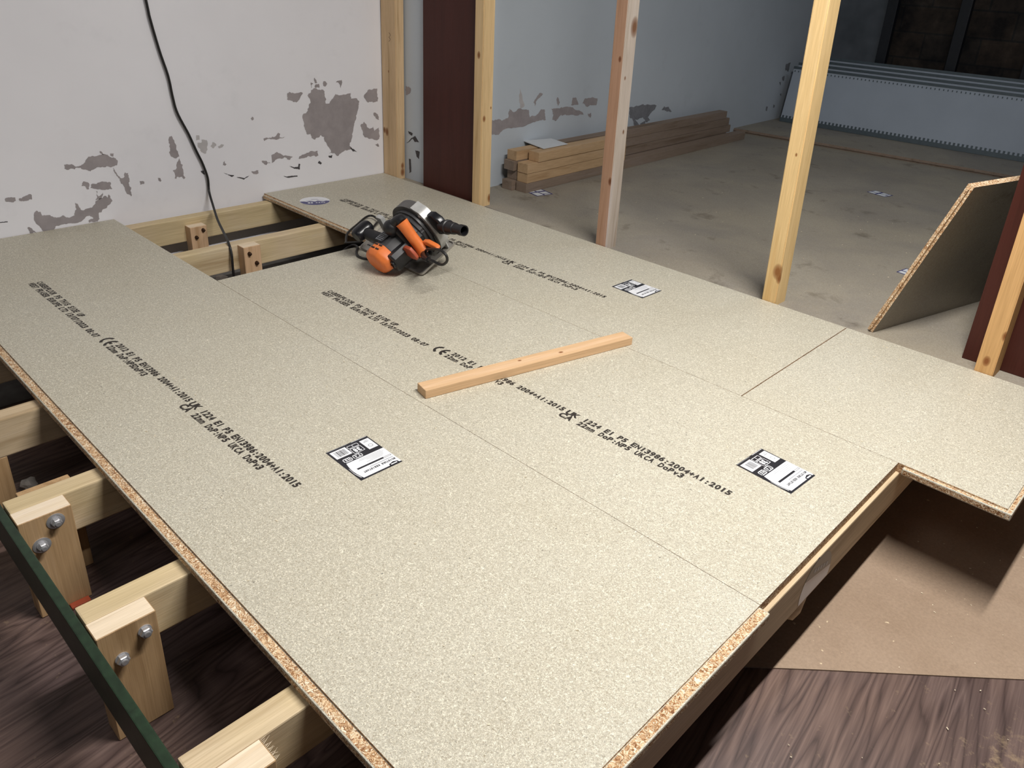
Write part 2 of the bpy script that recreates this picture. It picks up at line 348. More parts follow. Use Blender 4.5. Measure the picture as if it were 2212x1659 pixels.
def glyph(ch):
    if ch not in _g:
        cu = bpy.data.curves.new('g', 'FONT'); cu.body = ch; cu.size = 1; cu.offset = 0.052; cu.resolution_u = 4
        o = bpy.data.objects.new('g', cu); COL.objects.link(o)
        bpy.context.view_layer.update()
        me = bpy.data.meshes.new_from_object(o.evaluated_get(bpy.context.evaluated_depsgraph_get()))
        vs = [(v.co.x, v.co.y) for v in me.vertices]; fs = [tuple(p.vertices) for p in me.polygons]
        bpy.data.objects.remove(o); bpy.data.curves.remove(cu); bpy.data.meshes.remove(me)
        _g[ch] = (vs, fs)
    return _g[ch]
def mono(bm, s, x0, x1, y, h, z, fn=lambda x, y: (x, y), mat=0, fill=0.90):
    """monospaced printed line, baseline y, cap height h"""
    n = len(s); p = (x1-x0)/n
    for i, ch in enumerate(s):
        if ch == ' ': continue
        vs, fs = glyph(ch)
        if not vs: continue
        ax = [v[0] for v in vs]; lo, hi = min(ax), max(ax)
        wd = hi-lo; tw = min(p*fill, wd*h/0.70*1.15) if wd > 0.25 else wd*h/0.7
        sx = tw/max(wd, 1e-4); sy = h/0.70
        off = x0+p*i+(p-tw)/2
        V = []
        for (a_, b_) in vs:
            X, Y = fn(off+(a_-lo)*sx, y+b_*sy); V.append(bm.verts.new((X, Y, z)))
        for f in fs:
            try: bm.faces.new([V[k] for k in f]).material_index = mat
            except ValueError: pass
def poly(bm, pts, z, fn=lambda x, y: (x, y), mat=0):
    f = bm.faces.new([bm.verts.new((*fn(a_, b_), z)) for a_, b_ in pts]); f.material_index = mat; return f

# ---------------------------------------------------------------- materials
M = {}
M['chip'] = chip_top('chipboard_face', (0.500, 0.474, 0.396))
M['chipedge'] = chip_edge('chipboard_edge')
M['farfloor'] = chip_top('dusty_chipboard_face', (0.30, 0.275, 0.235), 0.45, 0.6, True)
M['joist'] = wood('treated_joist', (0.67, 0.535, 0.355), 'Y', green=(0.98, 0.98, 0.88))
M['joist2'] = wood('pale_joist', (0.64, 0.50, 0.33), 'Y')
M['leg'] = wood('leg_timber', (0.52, 0.34, 0.18), 'Z')
M['legend'] = wood('end_grain', (0.86, 0.72, 0.54), 'Y', dark=0.95)
M['block'] = wood('fresh_block', (0.70, 0.47, 0.29), 'Z', dark=0.8)
M['post'] = wood('post_timber', (0.70, 0.50, 0.27), 'Z', dark=0.8, knots=[(0.047, 0.014, 0.36, .009), (0.047, 0.055, 0.03, .013), (0.046, 0.05, 0.40, .004), (0.02, 0.0, 0.60, .010)])
M['postm'] = wood('post_marked_timber', (0.66, 0.47, 0.28), 'Z', dark=0.75, knots=[(0.030, 0.0, 0.205, .013), (0.012, 0.0, 0.21, .010), (0.10, 0.03, 0.03, .013), (0.10, 0.03, 0.06, .010), (0.05, 0.0, 0.47, .004)])
M['postg'] = wood('weathered_timber', (0.50, 0.43, 0.375), 'Z', dark=0.75, knots=[(0.045, 0.04, 0.42, .006), (0.045, 0.045, 0.76, .022), (0.045, 0.02, 0.60, .005)])
M['postr'] = wood('reddish_timber', (0.42, 0.25, 0.165), 'Z', dark=0.8, knots=[(0.04, 0.0, 0.25, .010), (0.03, 0.0, 0.66, .007)])
M['posty'] = wood('yellow_post_timber', (0.80, 0.57, 0.28), 'Z', dark=0.9, knots=[(0.034, 0.0, 0.112, .017), (0.044, 0.002, 0.092, .012), (0.02, 0.0, 0.47, .004)])
M['posto'] = wood('orange_post_timber', (0.70, 0.42, 0.18), 'Z', dark=0.85, knots=[(0.022, 0.0, 0.045, .010), (0.046, 0.0, 0.125, .010)])
M['stick'] = wood('batten_timber', (0.68, 0.45, 0.26), 'X', dark=0.85, knots=[(0.395, -0.004, 0.022, .005), (0.275, 0.006, 0.022, .004)])
M['lumber'] = wood('new_lumber', (0.56, 0.38, 0.22), 'Y', dark=0.8)
M['lumberd'] = wood('old_lumber', (0.27, 0.205, 0.16), 'Y', dark=0.7)
M['mahog'] = wood('mahogany_stained', (0.060, 0.0125, 0.0075), 'Z', dark=0.75, rough=0.5)
M['green'] = plain('dark_green_paint', (0.013, 0.030, 0.014), 0.42, var=0.35, vs=60, bmp=0.2)
M['ink'] = plain('black_print', (0.028, 0.022, 0.018), 0.6, var=0.3, vs=900)
M['black'] = plain('black_plastic', (0.012, 0.012, 0.014), 0.42, var=0.2)
M['blackg'] = plain('black_gloss_plastic', (0.010, 0.010, 0.013), 0.28, var=0.1)
M['rubber'] = plain('black_cable', (0.012, 0.011, 0.011), 0.5, var=0.1)
M['grey'] = plain('dark_grey_housing', (0.050, 0.050, 0.053), 0.45, var=0.15)
M['grey2'] = plain('grey_cast_cover', (0.12, 0.115, 0.11), 0.4, 0.3, var=0.12)
M['silver'] = plain('cast_aluminium', (0.50, 0.50, 0.49), 0.40, 0.25, var=0.1)
M['steel'] = plain('steel_plate', (0.34, 0.32, 0.29), 0.40, 0.4, var=0.15)
M['orange'] = plain('orange_grip', (0.80, 0.20, 0.045), 0.42, var=0.06)
M['red'] = plain('red_label_plastic', (0.42, 0.085, 0.04), 0.4, var=0.1)
M['white'] = plain('white_label', (0.80, 0.81, 0.84), 0.35, var=0.03)
M['lblk'] = plain('label_black', (0.022, 0.022, 0.028), 0.3, var=0.1)
M['lgrey'] = plain('label_grey', (0.38, 0.40, 0.43), 0.4, var=0.1)
M['lblue'] = plain('label_blue', (0.045, 0.045, 0.17), 0.4, var=0.1)
M['zinc'] = plain('zinc_nut', (0.55, 0.55, 0.57), 0.30, 0.6, var=0.15)
M['bolt'] = plain('dark_bolt', (0.08, 0.045, 0.03), 0.35, 0.8, var=0.2)
M['plaster'] = plain('bare_plaster', (0.315, 0.285, 0.292), 0.9, var=0.12, vs=18, bmp=0.2)
M['plasterl'] = plain('thin_bare_plaster', (0.47, 0.45, 0.455), 0.9, var=0.08, vs=25)
M['plasterd'] = plain('crack_shadow_grime', (0.07, 0.065, 0.07), 0.9, var=0.2, vs=80)
M['plasterb'] = plain('grey_blue_plaster', (0.20, 0.205, 0.225), 0.9, var=0.15, vs=30)
M['sheet'] = plain('insulated_panel_skin', (0.36, 0.41, 0.48), 0.5, var=0.05, vs=3)
M['rail'] = plain('grey_steel_rail', (0.075, 0.10, 0.115), 0.5, 0.2, var=0.1)
M['paper'] = plain('paper', (0.62, 0.64, 0.66), 0.8, var=0.03)
M['blk'] = plain('black_steel', (0.006, 0.008, 0.013), 0.5, var=0.2)
M['rubble'] = plain('plaster_rubble', (0.40, 0.37, 0.34), 0.9, var=0.15, vs=60, bmp=0.6)
M['concrete'] = plain('dusty_concrete', (0.10, 0.095, 0.09), 0.85, var=0.3, vs=14, bmp=0.3)
M['dust'] = plain('sawdust', (0.82, 0.72, 0.54), 0.8, var=0.1)

def wallmat(name, base, lowc):
    m, nt, bs = newmat(name, 0.7, 0.3)
    v = coords(nt, rnd=False)
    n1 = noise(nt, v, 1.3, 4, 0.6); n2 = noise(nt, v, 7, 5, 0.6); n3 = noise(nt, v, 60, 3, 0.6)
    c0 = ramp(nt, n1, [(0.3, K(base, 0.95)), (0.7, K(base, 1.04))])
    sx = nd(nt, 'ShaderNodeSeparateXYZ'); lk(nt, v, sx.inputs[0])
    # band of old paint just above the floor, slightly off the base tone
    ad = nd(nt, 'ShaderNodeMath', operation='ADD'); lk(nt, sx.outputs[2], ad.inputs[0])
    sc = nd(nt, 'ShaderNodeMath', operation='MULTIPLY_ADD'); lk(nt, n2, sc.inputs[0]); sc.inputs[1].default_value = 0.5; sc.inputs[2].default_value = -0.25
    lk(nt, sc.outputs[0], ad.inputs[1])
    band = ramp(nt, ad.outputs[0], [(0.0, (1, 1, 1)), (0.28, (0, 0, 0))])
    c1 = mix(nt, band, c0, lowc)
    c2 = mix(nt, ramp(nt, n2, [(0.60, (0, 0, 0)), (0.8, (0.5, 0.5, 0.5))]), c1, K(base, 0.86))
    lk(nt, c2, bs.inputs['Base Color'])
    bump(nt, bs, n3, 0.15, 0.001)
    return m
M['wall'] = wallmat('old_white_paint', (0.78, 0.775, 0.815), K((0.78, 0.775, 0.815), 1.04))
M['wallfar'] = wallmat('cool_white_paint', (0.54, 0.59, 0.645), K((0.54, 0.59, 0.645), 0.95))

def blockwall():
    m, nt, bs = newmat('dark_block_masonry', 0.9, 0.2)
    tc = nd(nt, 'ShaderNodeTexCoord')
    mp = nd(nt, 'ShaderNodeMapping'); mp.inputs['Rotation'].default_value = (R(90), 0, 0); lk(nt, tc.outputs['Object'], mp.inputs[0])
    br = nd(nt, 'ShaderNodeTexBrick'); br.inputs['Scale'].default_value = 1.0
    br.inputs['Brick Width'].default_value = 0.34; br.inputs['Row Height'].default_value = 0.16; br.inputs['Mortar Size'].default_value = 0.006
    br.inputs['Color1'].default_value = (0.040, 0.031, 0.027, 1); br.inputs['Color2'].default_value = (0.028, 0.025, 0.025, 1); br.inputs['Mortar'].default_value = (0.020, 0.020, 0.022, 1)
    lk(nt, mp.outputs[0], br.inputs['Vector'])
    n = noise(nt, coords(nt, rnd=False), 7, 4, 0.6)
    lk(nt, mix(nt, 1.0, br.outputs['Color'], ramp(nt, n, [(0.35, (0.35, 0.38, 0.42)), (0.62, (1.2, 1.1, 0.95)), (0.8, (2.2, 2.0, 1.7))]), 'MULTIPLY'), bs.inputs['Base Color'])
    bump(nt, bs, n, 0.5, 0.01)
    return m
M['blocks'] = blockwall()
M['darkplaster'] = plain('dark_old_render', (0.095, 0.108, 0.125), 0.9, var=0.3, vs=4)

def laminate():
    m, nt, bs = newmat('walnut_laminate', 0.42, 0.4)
    v = coords(nt, (1, 1, 1), rnd=False)
    mp = nd(nt, 'ShaderNodeMapping'); mp.inputs['Rotation'].default_value = (0, 0, R(-7)); lk(nt, v, mp.inputs[0])
    # grain: contour lines of a stretched noise
    m1 = nd(nt, 'ShaderNodeMapping'); m1.inputs['Scale'].default_value = (11, 1.2, 1); lk(nt, mp.outputs[0], m1.inputs[0])
    n = noise(nt, m1.outputs[0], 1.0, 3, 0.45, 0.4)
    mu = nd(nt, 'ShaderNodeMath', operation='MULTIPLY'); lk(nt, n, mu.inputs[0]); mu.inputs[1].default_value = 15
    fr = nd(nt, 'ShaderNodeMath', operation='PINGPONG'); lk(nt, mu.outputs[0], fr.inputs[0]); fr.inputs[1].default_value = 0.5
    g = ramp(nt, fr.outputs[0], [(0.0, (0.060, 0.038, 0.033)), (0.10, (0.095, 0.062, 0.054)), (0.5, (0.155, 0.106, 0.090))])
    m2 = nd(nt, 'ShaderNodeMapping'); m2.inputs['Scale'].default_value = (260, 7, 1); lk(nt, mp.outputs[0], m2.inputs[0])
    fine = noise(nt, m2.outputs[0], 1.0, 2, 0.6)
    c = mix(nt, 1.0, g, ramp(nt, fine, [(0.35, (0.80, 0.78, 0.78)), (0.62, (1.10, 1.10, 1.10))]), 'MULTIPLY')
    pat = noise(nt, v, 2.0, 3, 0.5)
    c = mix(nt, 1.0, c, ramp(nt, pat, [(0.35, (0.78, 0.80, 0.88)), (0.65, (1.15, 1.08, 1.0))]), 'MULTIPLY')
    # film of sawdust, thick in one patch
    dn = noise(nt, v, 38, 4, 0.75)
    sb = nd(nt, 'ShaderNodeVectorMath', operation='DISTANCE'); tc = nd(nt, 'ShaderNodeTexCoord'); lk(nt, tc.outputs['Object'], sb.inputs[0]); sb.inputs[1].default_value = (0.50, 0.18, -0.24)
    pr = ramp(nt, sb.outputs['Value'], [(0.05, (1, 1, 1)), (0.26, (0, 0, 0))])
    th = nd(nt, 'ShaderNodeMath', operation='MULTIPLY_ADD'); lk(nt, pr, th.inputs[0]); th.inputs[1].default_value = 0.30; lk(nt, dn, th.inputs[2])
    c = mix(nt, ramp(nt, th.outputs[0], [(0.64, (0, 0, 0)), (0.95, (0.75, 0.75, 0.75))]), c, (0.44, 0.32, 0.19))
    lk(nt, c, bs.inputs['Base Color'])
    bump(nt, bs, fine, 0.12, 0.0006)
    return m
M['lam'] = laminate()
def dustysheet():
    m, nt, bs = newmat('dusty_brown_sheet', 0.8, 0.2)
    v = coords(nt, rnd=False)
    n = noise(nt, v, 4, 4, 0.6); f = noise(nt, v, 160, 3, 0.7); s = noise(nt, v, 70, 2, 0.5)
    c = ramp(nt, n, [(0.3, (0.30, 0.215, 0.150)), (0.7, (0.37, 0.275, 0.20))])
    c = mix(nt, 1.0, c, ramp(nt, f, [(0.3, (0.88, 0.88, 0.88)), (0.7, (1.08, 1.08, 1.08))]), 'MULTIPLY')
    c = mix(nt, ramp(nt, s, [(0.74, (0, 0, 0)), (0.78, (1, 1, 1))]), c, (0.62, 0.50, 0.34))
    lk(nt, c, bs.inputs['Base Color']); bump(nt, bs, f, 0.15, 0.001); return m
M['dusty'] = dustysheet()

# ---------------------------------------------------------------- the room
FZ = -0.24          # lower floor
FF = -0.010         # floor of the far room
def jag(pts, amp=0.0022, it=3):
    P = [tuple(p) for p in pts]
    for k in range(it):
        Q = []
        for i, p in enumerate(P):
            q = P[(i+1) % len(P)]; L = math.hypot(q[0]-p[0], q[1]-p[1])
            Q.append(p)
            if L > 0.0045:
                t = random.uniform(.4, .6); n = max(-1.6, min(1.6, random.gauss(0, 1)))*min(amp, L*0.13)
                Q.append((p[0]+(q[0]-p[0])*t-(q[1]-p[1])/L*n, p[1]+(q[1]-p[1])*t+(q[0]-p[0])/L*n))
        P = Q
    return P
def flakes(data, fn, parent, off):
    i = 0
    for kind, pts in data:
        bm = bmesh.new()
        bm.faces.new([bm.verts.new(fn(y, z)) for y, z in jag(pts, 0.0006 if kind == 'd' else 0.0026)])
        mt = {'g': 'plaster', 'l': 'plasterl', 'd': 'plasterd', 'b': 'plasterb'}[kind]
        link('bare_plaster_patch' if kind != 'd' else 'paint_crack', bm, M[mt], (0, 0, 0), parent, recalc=False)

bm = bmesh.new(); box(bm, -2.75, -2.61, -3.0, 1.265, FZ, 2.42); wl = struct(link('wall_left', bm, M['wall']))
flakes(WALL_FLAKES, lambda y, z: (-2.6094, y, z), wl, 0)
# faint horizontal ridges of old render
bm = bmesh.new(); fa = lambda y: -2.16-0.12*(y-1.48)/3.27
v = [(-2.75, 1.265), (fa(1.265), 1.265), (fa(4.80), 4.80), (-2.75, 4.80)]
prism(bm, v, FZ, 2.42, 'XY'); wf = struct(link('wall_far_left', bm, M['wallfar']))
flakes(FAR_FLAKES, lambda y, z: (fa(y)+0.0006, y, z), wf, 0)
flakes(RETURN_FLAKES, lambda x, z: (x, 1.2644, z), wf, 0)
bm = bmesh.new(); box(bm, -1.80, 2.2, 4.78, 4.9, FZ, 2.42); struct(link('wall_back', bm, M['blocks']))
bm = bmesh.new(); box(bm, -2.7, -1.80, 4.76, 4.9, FZ, 2.42); struct(link('wall_back', bm, M['darkplaster']))
bm = bmesh.new(); box(bm, -2.75, 2.2, -3.0, 4.9, 2.42, 2.5); struct(link('ceiling', bm, plain('ceiling_board', (0.5, 0.5, 0.5), 0.9, var=0.05)))
# lower floor: laminate, then a dusty sheet beyond a diagonal cut, then concrete by the wall
bm = bmesh.new(); box(bm, -1.9, 2.2, -3.0, 1.2125, FZ-0.05, FZ-0.001); struct(link('floor', bm, M['lam']))
bm = bmesh.new(); box(bm, -2.61, -1.9, -3.0, 1.2125, FZ-0.05, FZ); struct(link('floor', bm, M['concrete']))
bm = bmesh.new(); dx = Vector((0.394, 0.369)).normalized(); p0 = Vector((-0.048, 0.082))
def fl(t): q = p0+dx*t; return (q.x, q.y)
e = [fl(-0.35), fl(0), fl(0.15), fl(0.3), fl(0.42), fl(0.54), fl(1.2)]
e = [(x_, y_+random.uniform(-.002, .002)) for x_, y_ in e]
prism(bm, e+[(1.2, 1.2125), (-0.9, 1.2125), (-0.9, -0.16)], FZ-0.001, FZ+0.0015, 'XY')
struct(link('floor_dusty_sheet', bm, M['dusty']))
# far room floor of chipboard; a second layer of sheets starts near the back wall
bm = bmesh.new(); box(bm, -2.61, 2.2, 1.2125, 4.8, FF-0.03, FF)
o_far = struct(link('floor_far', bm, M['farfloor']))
bm = bmesh.new(); prism(bm, [(-2.30, 3.768), (2.2, 4.222), (2.2, 4.76), (-2.30, 4.76)], FF, FF+0.022, 'XY')
for f in bm.faces: f.material_index = 0 if abs(f.normal.z) > 0.5 else 1
bmesh.ops.recalc_face_normals(bm, faces=bm.faces)
for f in bm.faces: f.material_index = 0 if abs(f.normal.z) > 0.5 else 1
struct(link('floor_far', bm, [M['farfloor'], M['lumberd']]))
bm = bmesh.new(); prism(bm, [(-2.30, 3.759), (2.2, 4.213), (2.2, 4.223), (-2.30, 3.769)], FF+0.009, FF+0.012, 'XY'); struct(link('trim_tongue', bm, M['lumberd']))
bm = bmesh.new(); box(bm, -2.61, 2.2, 1.2125, 4.8, FZ, FF-0.03); struct(link('floor_far_base', bm, M['lumberd']))
# brown stained uprights flanking the opening
bm = bmesh.new(); box(bm, -2.352, -2.005, 1.240, 1.2635, FF, 2.42, bev=0.002)
tag(link('column_panel', bm, M['mahog'], (-2.17, 1.25, FF)), 'broad dark mahogany-brown upright panel between the first two pale posts at the left wall', 'panel')
bm = bmesh.new(); box(bm, -0.080, 0.36, 1.292, 1.34, FF, 2.42, bev=0.002)
tag(link('column_panel', bm, M['mahog'], (0.14, 1.31, FF)), 'dark mahogany-brown upright panel at the right edge behind the orange post', 'panel')

# ---------------------------------------------------------------- floor panels of the deck
Z0 = -0.022
def deck(name, label, x0, x1, y0, y1, tongues):
    bm = bmesh.new()
    g = 0.0005
    fs = box(bm, x0+g, x1-g, y0+g, y1-g, Z0, 0.0, 1)
    fs[1].material_index = 0
    for (side, a0, a1) in tongues:
        t0, t1 = -0.0195, -0.0035; d = {'y-': 0.0180, 'x+': 0.0190}[side] if tongues[0][1] < -2 and x1 == 0.0 else 0.0105
        if side == 'y-': box(bm, a0, a1, y0-d, y0+.002, t0, t1, 1, 0.0028)
        if side == 'x+': box(bm, x1-.002, x1+d, a0, a1, t0, t1, 1, 0.0028)
    # crumbly bottom and tongue edges
    return tag(link(name, bm, [M['chip'], M['chipedge']], (x0, y0, Z0)), label, 'floor board', 'chipboard floor boards laid on the joists')
pA = deck('chipboard_sheet', 'nearest chipboard sheet, stamped and stickered, reaching from the left wall to the front corner', -2.608, 0.0, -0.60, 0.0, [('y-', -2.6, 0.0), ('x+', -0.614, -0.001)])
pB = deck('chipboard_sheet', 'middle chipboard sheet with the loose batten and the saw lying on it', -1.829, 0.0, 0.0, 0.60, [])
pC = deck('chipboard_sheet', 'far chipboard sheet with the round blue and white sticker beside the open joists', -2.608, -0.378, 0.60, 1.212, [('y-', -2.6, -1.832)])
pD = deck('chipboard_sheet', 'short plain chipboard sheet overhanging the lower floor at the right', -0.376, 0.213, 0.60, 1.212, [('y-', 0.012, 0.215), ('x+', 0.590, 1.21)])

def stamp(parent, ox, oy, ang):
    ca, sa = math.cos(ang), math.sin(ang)
    fn = lambda x, y: (ox+x*ca-y*sa, oy+x*sa+y*ca)
    z = 0.0003; h = 0.0150
    def line(s, x0, x1, y, hh=h, fill=.9, name='printed_text'):
        bm = bmesh.new(); mono(bm, s, x0, x1, y, hh, z, fn, fill=fill)
        o = link(name, bm, M['ink'], parent.location, parent); o['label'] = 'black printed lettering'
    line('CABERFLOOR P5 THIS SIDE UP', 0.004, 0.330, 0.0205)
    line('WEST FRASER EUROPE LTD 13/07/2023 08:07', 0.0, 0.480, 0.0)
    bm = bmesh.new()
    for cxx in (0.521, 0.545):
        a0, a1 = R(100), R(260); n = 14; ro, ri = 0.0195, 0.0120
        pts = [(cxx+ro*math.cos(a0+(a1-a0)*i/n), 0.0165+ro*math.sin(a0+(a1-a0)*i/n)) for i in range(n+1)]+[(cxx+ri*math.cos(a1+(a0-a1)*i/n), 0.0165+ri*math.sin(a1+(a0-a1)*i/n)) for i in range(n+1)]
        poly(bm, pts, z, fn)
    poly(bm, [(0.532, 0.0130), (0.543, 0.0130), (0.543, 0.0200), (0.532, 0.0200)], z, fn)
    o = link('conformity_mark', bm, M['ink'], parent.location, parent); o['label'] = 'black printed CE mark'
    line('2012 E1 P5 EN13986 2004+A1:2015', 0.556, 0.936, 0.0205)
    line('22mm DoP:NP5DoPV3', 0.551, 0.757, 0.0)
    line('UK', 0.944, 0.980, 0.0185, h*1.15, .99, 'conformity_mark'); line('CA', 0.940, 0.976, -0.001, h*1.15, .99, 'conformity_mark')
    line('1224 E1 P5 EN13986:2004+A1:2015', 0.993, 1.367, 0.0205)
    line('22mm DoP:NP5 UKCA DoPv3', 0.993, 1.270, 0.0)
stamp(pA, -2.136, -0.4245, R(0.95)); stamp(pB, -1.555, 0.1845, R(0.75)); stamp(pC, -2.349, 0.788, R(0.75))

def sticker(parent, x0, x1, y0, y1, rot=0):
    """square label; s runs along -y, t along +x"""
    bm = bmesh.new(); cx_, cy_ = (x0+x1)/2, (y0+y1)/2
    W_, H_ = (y1-y0), (x1-x0)
    def fn(s, t):
        X, Y = (t-0.5)*H_, (0.5-s)*W_
        return (cx_+X*math.cos(rot)-Y*math.sin(rot), cy_+X*math.sin(rot)+Y*math.cos(rot))
    q = lambda a, b, c, d, z, m: poly(bm, [(a, b), (c, b), (c, d), (a, d)], z, fn, m)
    q(0, 0, 1, 1, 0.0003, 0)
    arc = [(0.93-0.05*math.cos((i/8-0.5)*math.pi*0.9), 0.47+0.49*i/8) for i in range(9)]
    poly(bm, [(0.0, 0.475), (0.0, 0.965)]+[(0.90+0.045*math.sin(math.pi*(1-i/8)), 0.965-0.49*i/8) for i in range(9)], 0.0005, fn, 1)
    poly(bm, [(0.925, 0.93), (0.965, 0.78), (0.955, 0.62), (0.962, 0.62), (0.975, 0.79), (0.94, 0.94)], 0.0005, fn, 1)
    q(0.21, 0.695, 0.84, 0.735, 0.0007, 0); q(0.03, 0.70, 0.20, 0.706, 0.0007, 0); q(0.03, 0.728, 0.20, 0.734, 0.0007, 0); q(0.03, 0.70, 0.04, 0.734, 0.0007, 0)
    tf = lambda x, y: fn(x, y)
    mono(bm, 'MOISTURE RESISTANT', 0.04, 0.80, 0.825, 0.042, 0.0007, tf, 0, .85)
    q(0.04, 0.775, 0.60, 0.790, 0.0007, 2)
    for k, (a_, b_) in enumerate([(0.1, 0.62), (0.06, 0.66), (0.1, 0.5), (0.12, 0.45), (0.16, 0.55)]): q(a_, 0.51+0.032*k, b_, 0.517+0.032*k, 0.0007, 2)
    pts = [(0.05, 0.975), (0.06, 0.925), (0.15, 0.90), (0.27, 0.93), (0.28, 0.985)]
    poly(bm, pts, 0.0007, fn, 0); q(0.09, 0.94, 0.24, 0.965, 0.0009, 1)
    q(0.03, 0.07, 0.25, 0.375, 0.0005, 1); q(0.59, 0.055, 0.955, 0.285, 0.0005, 1)
    for k in range(9): q(0.64+0.030*k, 0.09, 0.64+0.030*k+(0.012 if k % 3 else 0.018), 0.25, 0.0007, 2 if k in (0, 7, 8) else 0)
    n = 12; pts = [(0.14+0.055*math.cos(2*math.pi*i/n), 0.28+0.045*math.sin(2*math.pi*i/n)) for i in range(n)]
    pin = [(0.14+0.040*math.cos(2*math.pi*i/n), 0.28+0.032*math.sin(2*math.pi*i/n)) for i in range(n)]
    for i in range(n): poly(bm, [pts[i], pts[(i+1) % n], pin[(i+1) % n], pin[i]], 0.0007, fn, 2)
    q(0.08, 0.14, 0.2, 0.155, 0.0007, 2); q(0.08, 0.11, 0.17, 0.12, 0.0007, 2)
    def frame(a, b, c, d, w_=0.012):
        q(a, b, c, b+w_, 0.0005, 1); q(a, d-w_, c, d, 0.0005, 1); q(a, b, a+w_, d, 0.0005, 1); q(c-w_, b, c, d, 0.0005, 1)
    frame(0.31, 0.07, 0.57, 0.155); frame(0.31, 0.165, 0.57, 0.33); q(0.44, 0.07, 0.452, 0.155, 0.0005, 1)
    mono(bm, '38', 0.36, 0.53, 0.20, 0.10, 0.0007, tf, 1, .85)
    frame(0.70, 0.345, 0.90, 0.455, 0.018); frame(0.46, 0.345, 0.67, 0.455, 0.018)
    mono(bm, 'HS', 0.73, 0.87, 0.375, 0.05, 0.0007, tf, 1, .85); mono(bm, '74', 0.49, 0.64, 0.375, 0.05, 0.0007, tf, 1, .85)
    for k, c_ in enumerate(((0.02, 0.012), )): q(0.5, 0.008, 0.98, 0.014, 0.0005, 2); q(0.02, 0.008, 0.4, 0.016, 0.0005, 1)
    o = link('label_sticker', bm, [M['lblk'], M['white'], M['lgrey']], parent.location, parent)
    o['label'] = 'square black and white product sticker reading moisture resistant'
sticker(pA, -0.829, -0.704, -0.2755, -0.176, R(-1)); sticker(pB, -0.2315, -0.1045, 0.3235, 0.4215, R(-3)); sticker(pC, -1.026, -0.902, 0.918, 1.020, R(-1))

def round_sticker(parent, cx_, cy_, r, ang):
    bm = bmesh.new()
    fn = lambda x, y: (cx_+x*math.cos(ang)-y*math.sin(ang), cy_+x*math.sin(ang)+y*math.cos(ang))
    N = 48
    poly(bm, [(r*math.cos(2*math.pi*i/N), r*math.sin(2*math.pi*i/N)) for i in range(N)], 0.0003, fn, 0)
    low = [(r*0.985*math.cos(t), r*0.985*math.sin(t)) for t in [math.pi+math.pi*i/24+(-0.08 if i == 24 else 0.1 if i == 0 else 0) for i in range(25)]]
    top = [(r*0.9*(1-2*i/10), (-0.10+0.09*math.sin(i*2.1))*r) for i in range(1, 10)]
    poly(bm, low+top, 0.0005, fn, 1)
    mono(bm, '22', -0.030, -0.008, -0.036, 0.017, 0.0007, fn, 0, .9); mono(bm, '5-8', 0.002, 0.020, -0.034, 0.010, 0.0007, fn, 0); mono(bm, 'P5', 0.024, 0.040, -0.030, 0.009, 0.0007, fn, 0)
    for (a_, b_, y_) in ((-0.035, -0.01, 0.006), (-0.012, 0.015, 0.014), (0.010, 0.035, 0.006), (-0.015, 0.012, 0.024)):
        poly(bm, [(a_, y_), (b_, y_), (b_, y_+0.0022), (a_, y_+0.0022)], 0.0005, fn, 1)
    o = link('round_sticker', bm, [M['white'], M['lblue']], parent.location, parent)
    o['label'] = 'round white and blue sticker'
round_sticker(pC, -2.393, 0.705, 0.060, R(60))

# ---------------------------------------------------------------- joists and legs
def joist(xf_, y0, y1, label, mat='joist', wane=0.003, top=Z0):
    bm = bmesh.new(); box(bm, xf_-0.047, xf_, y0, y1, top-0.090, top, bev=wane)
    return tag(link('floor_joist', bm, M[mat], (xf_-0.0235, y0, top-0.09)), label, 'joist', 'timber joists under the deck')
J = []
J.append(joist(0.0075, -0.781, 1.20, 'end joist closing the right edge of the deck, with a round label on its side', 'joist2'))
J.append(joist(-0.353, -0.781, 1.20, 'joist at the bottom of the picture, whose packing leg has a splintered top corner'))
J.append(joist(-0.708, -0.781, 1.20, 'joist carried by the leg with two bare hex nuts, crossing under the green bar'))
J.append(joist(-1.066, -0.781, 1.20, 'joist carried by the leg whose two nuts sit on wide washers'))
J.append(joist(-1.420, -0.781, 1.20, 'joist at the left picture edge resting on a low timber stub', 'joist2'))
J.append(joist(-1.775, -0.781, 1.20, 'joist mostly hidden under the nearest panel at the left picture edge', 'joist2'))
J.append(joist(-2.147, -0.781, 1.20, 'greenish joist crossing the open gap in front of the saw'))
J.append(joist(-2.535, -0.781, 1.20, 'joist fixed along the foot of the left wall across the open gap'))
# half of a round label stuck on the outer face of the end joist
bm = bmesh.new(); cy_, cz_, r_ = 0.222, -0.086, 0.063; N = 60
circ = [(cy_+r_*math.cos(2*math.pi*i/N), cz_+r_*math.sin(2*math.pi*i/N)) for i in range(N)]
circ = [p for p in circ if -0.1115 < p[1] < -0.024]
f = bm.faces.new([bm.verts.new((0.0081, y_, z_)) for y_, z_ in circ]); f.material_index = 0
dark = [p for p in circ if p[1] > -0.060-(p[0]-0.178)*0.24-0.002]
dark = [(0.165, -0.057)]+sorted(dark, key=lambda p: -math.atan2(p[1]-cz_, p[0]-cy_) if True else 0)[::1]+[(0.284, -0.086)]
dk = sorted([p for p in circ if p[1] > -0.058-(p[0]-0.178)*0.25], key=lambda p: math.atan2(p[1]-cz_, p[0]-cy_))
f = bm.faces.new([bm.verts.new((0.0084, y_, z_)) for y_, z_ in dk]); f.material_index = 1
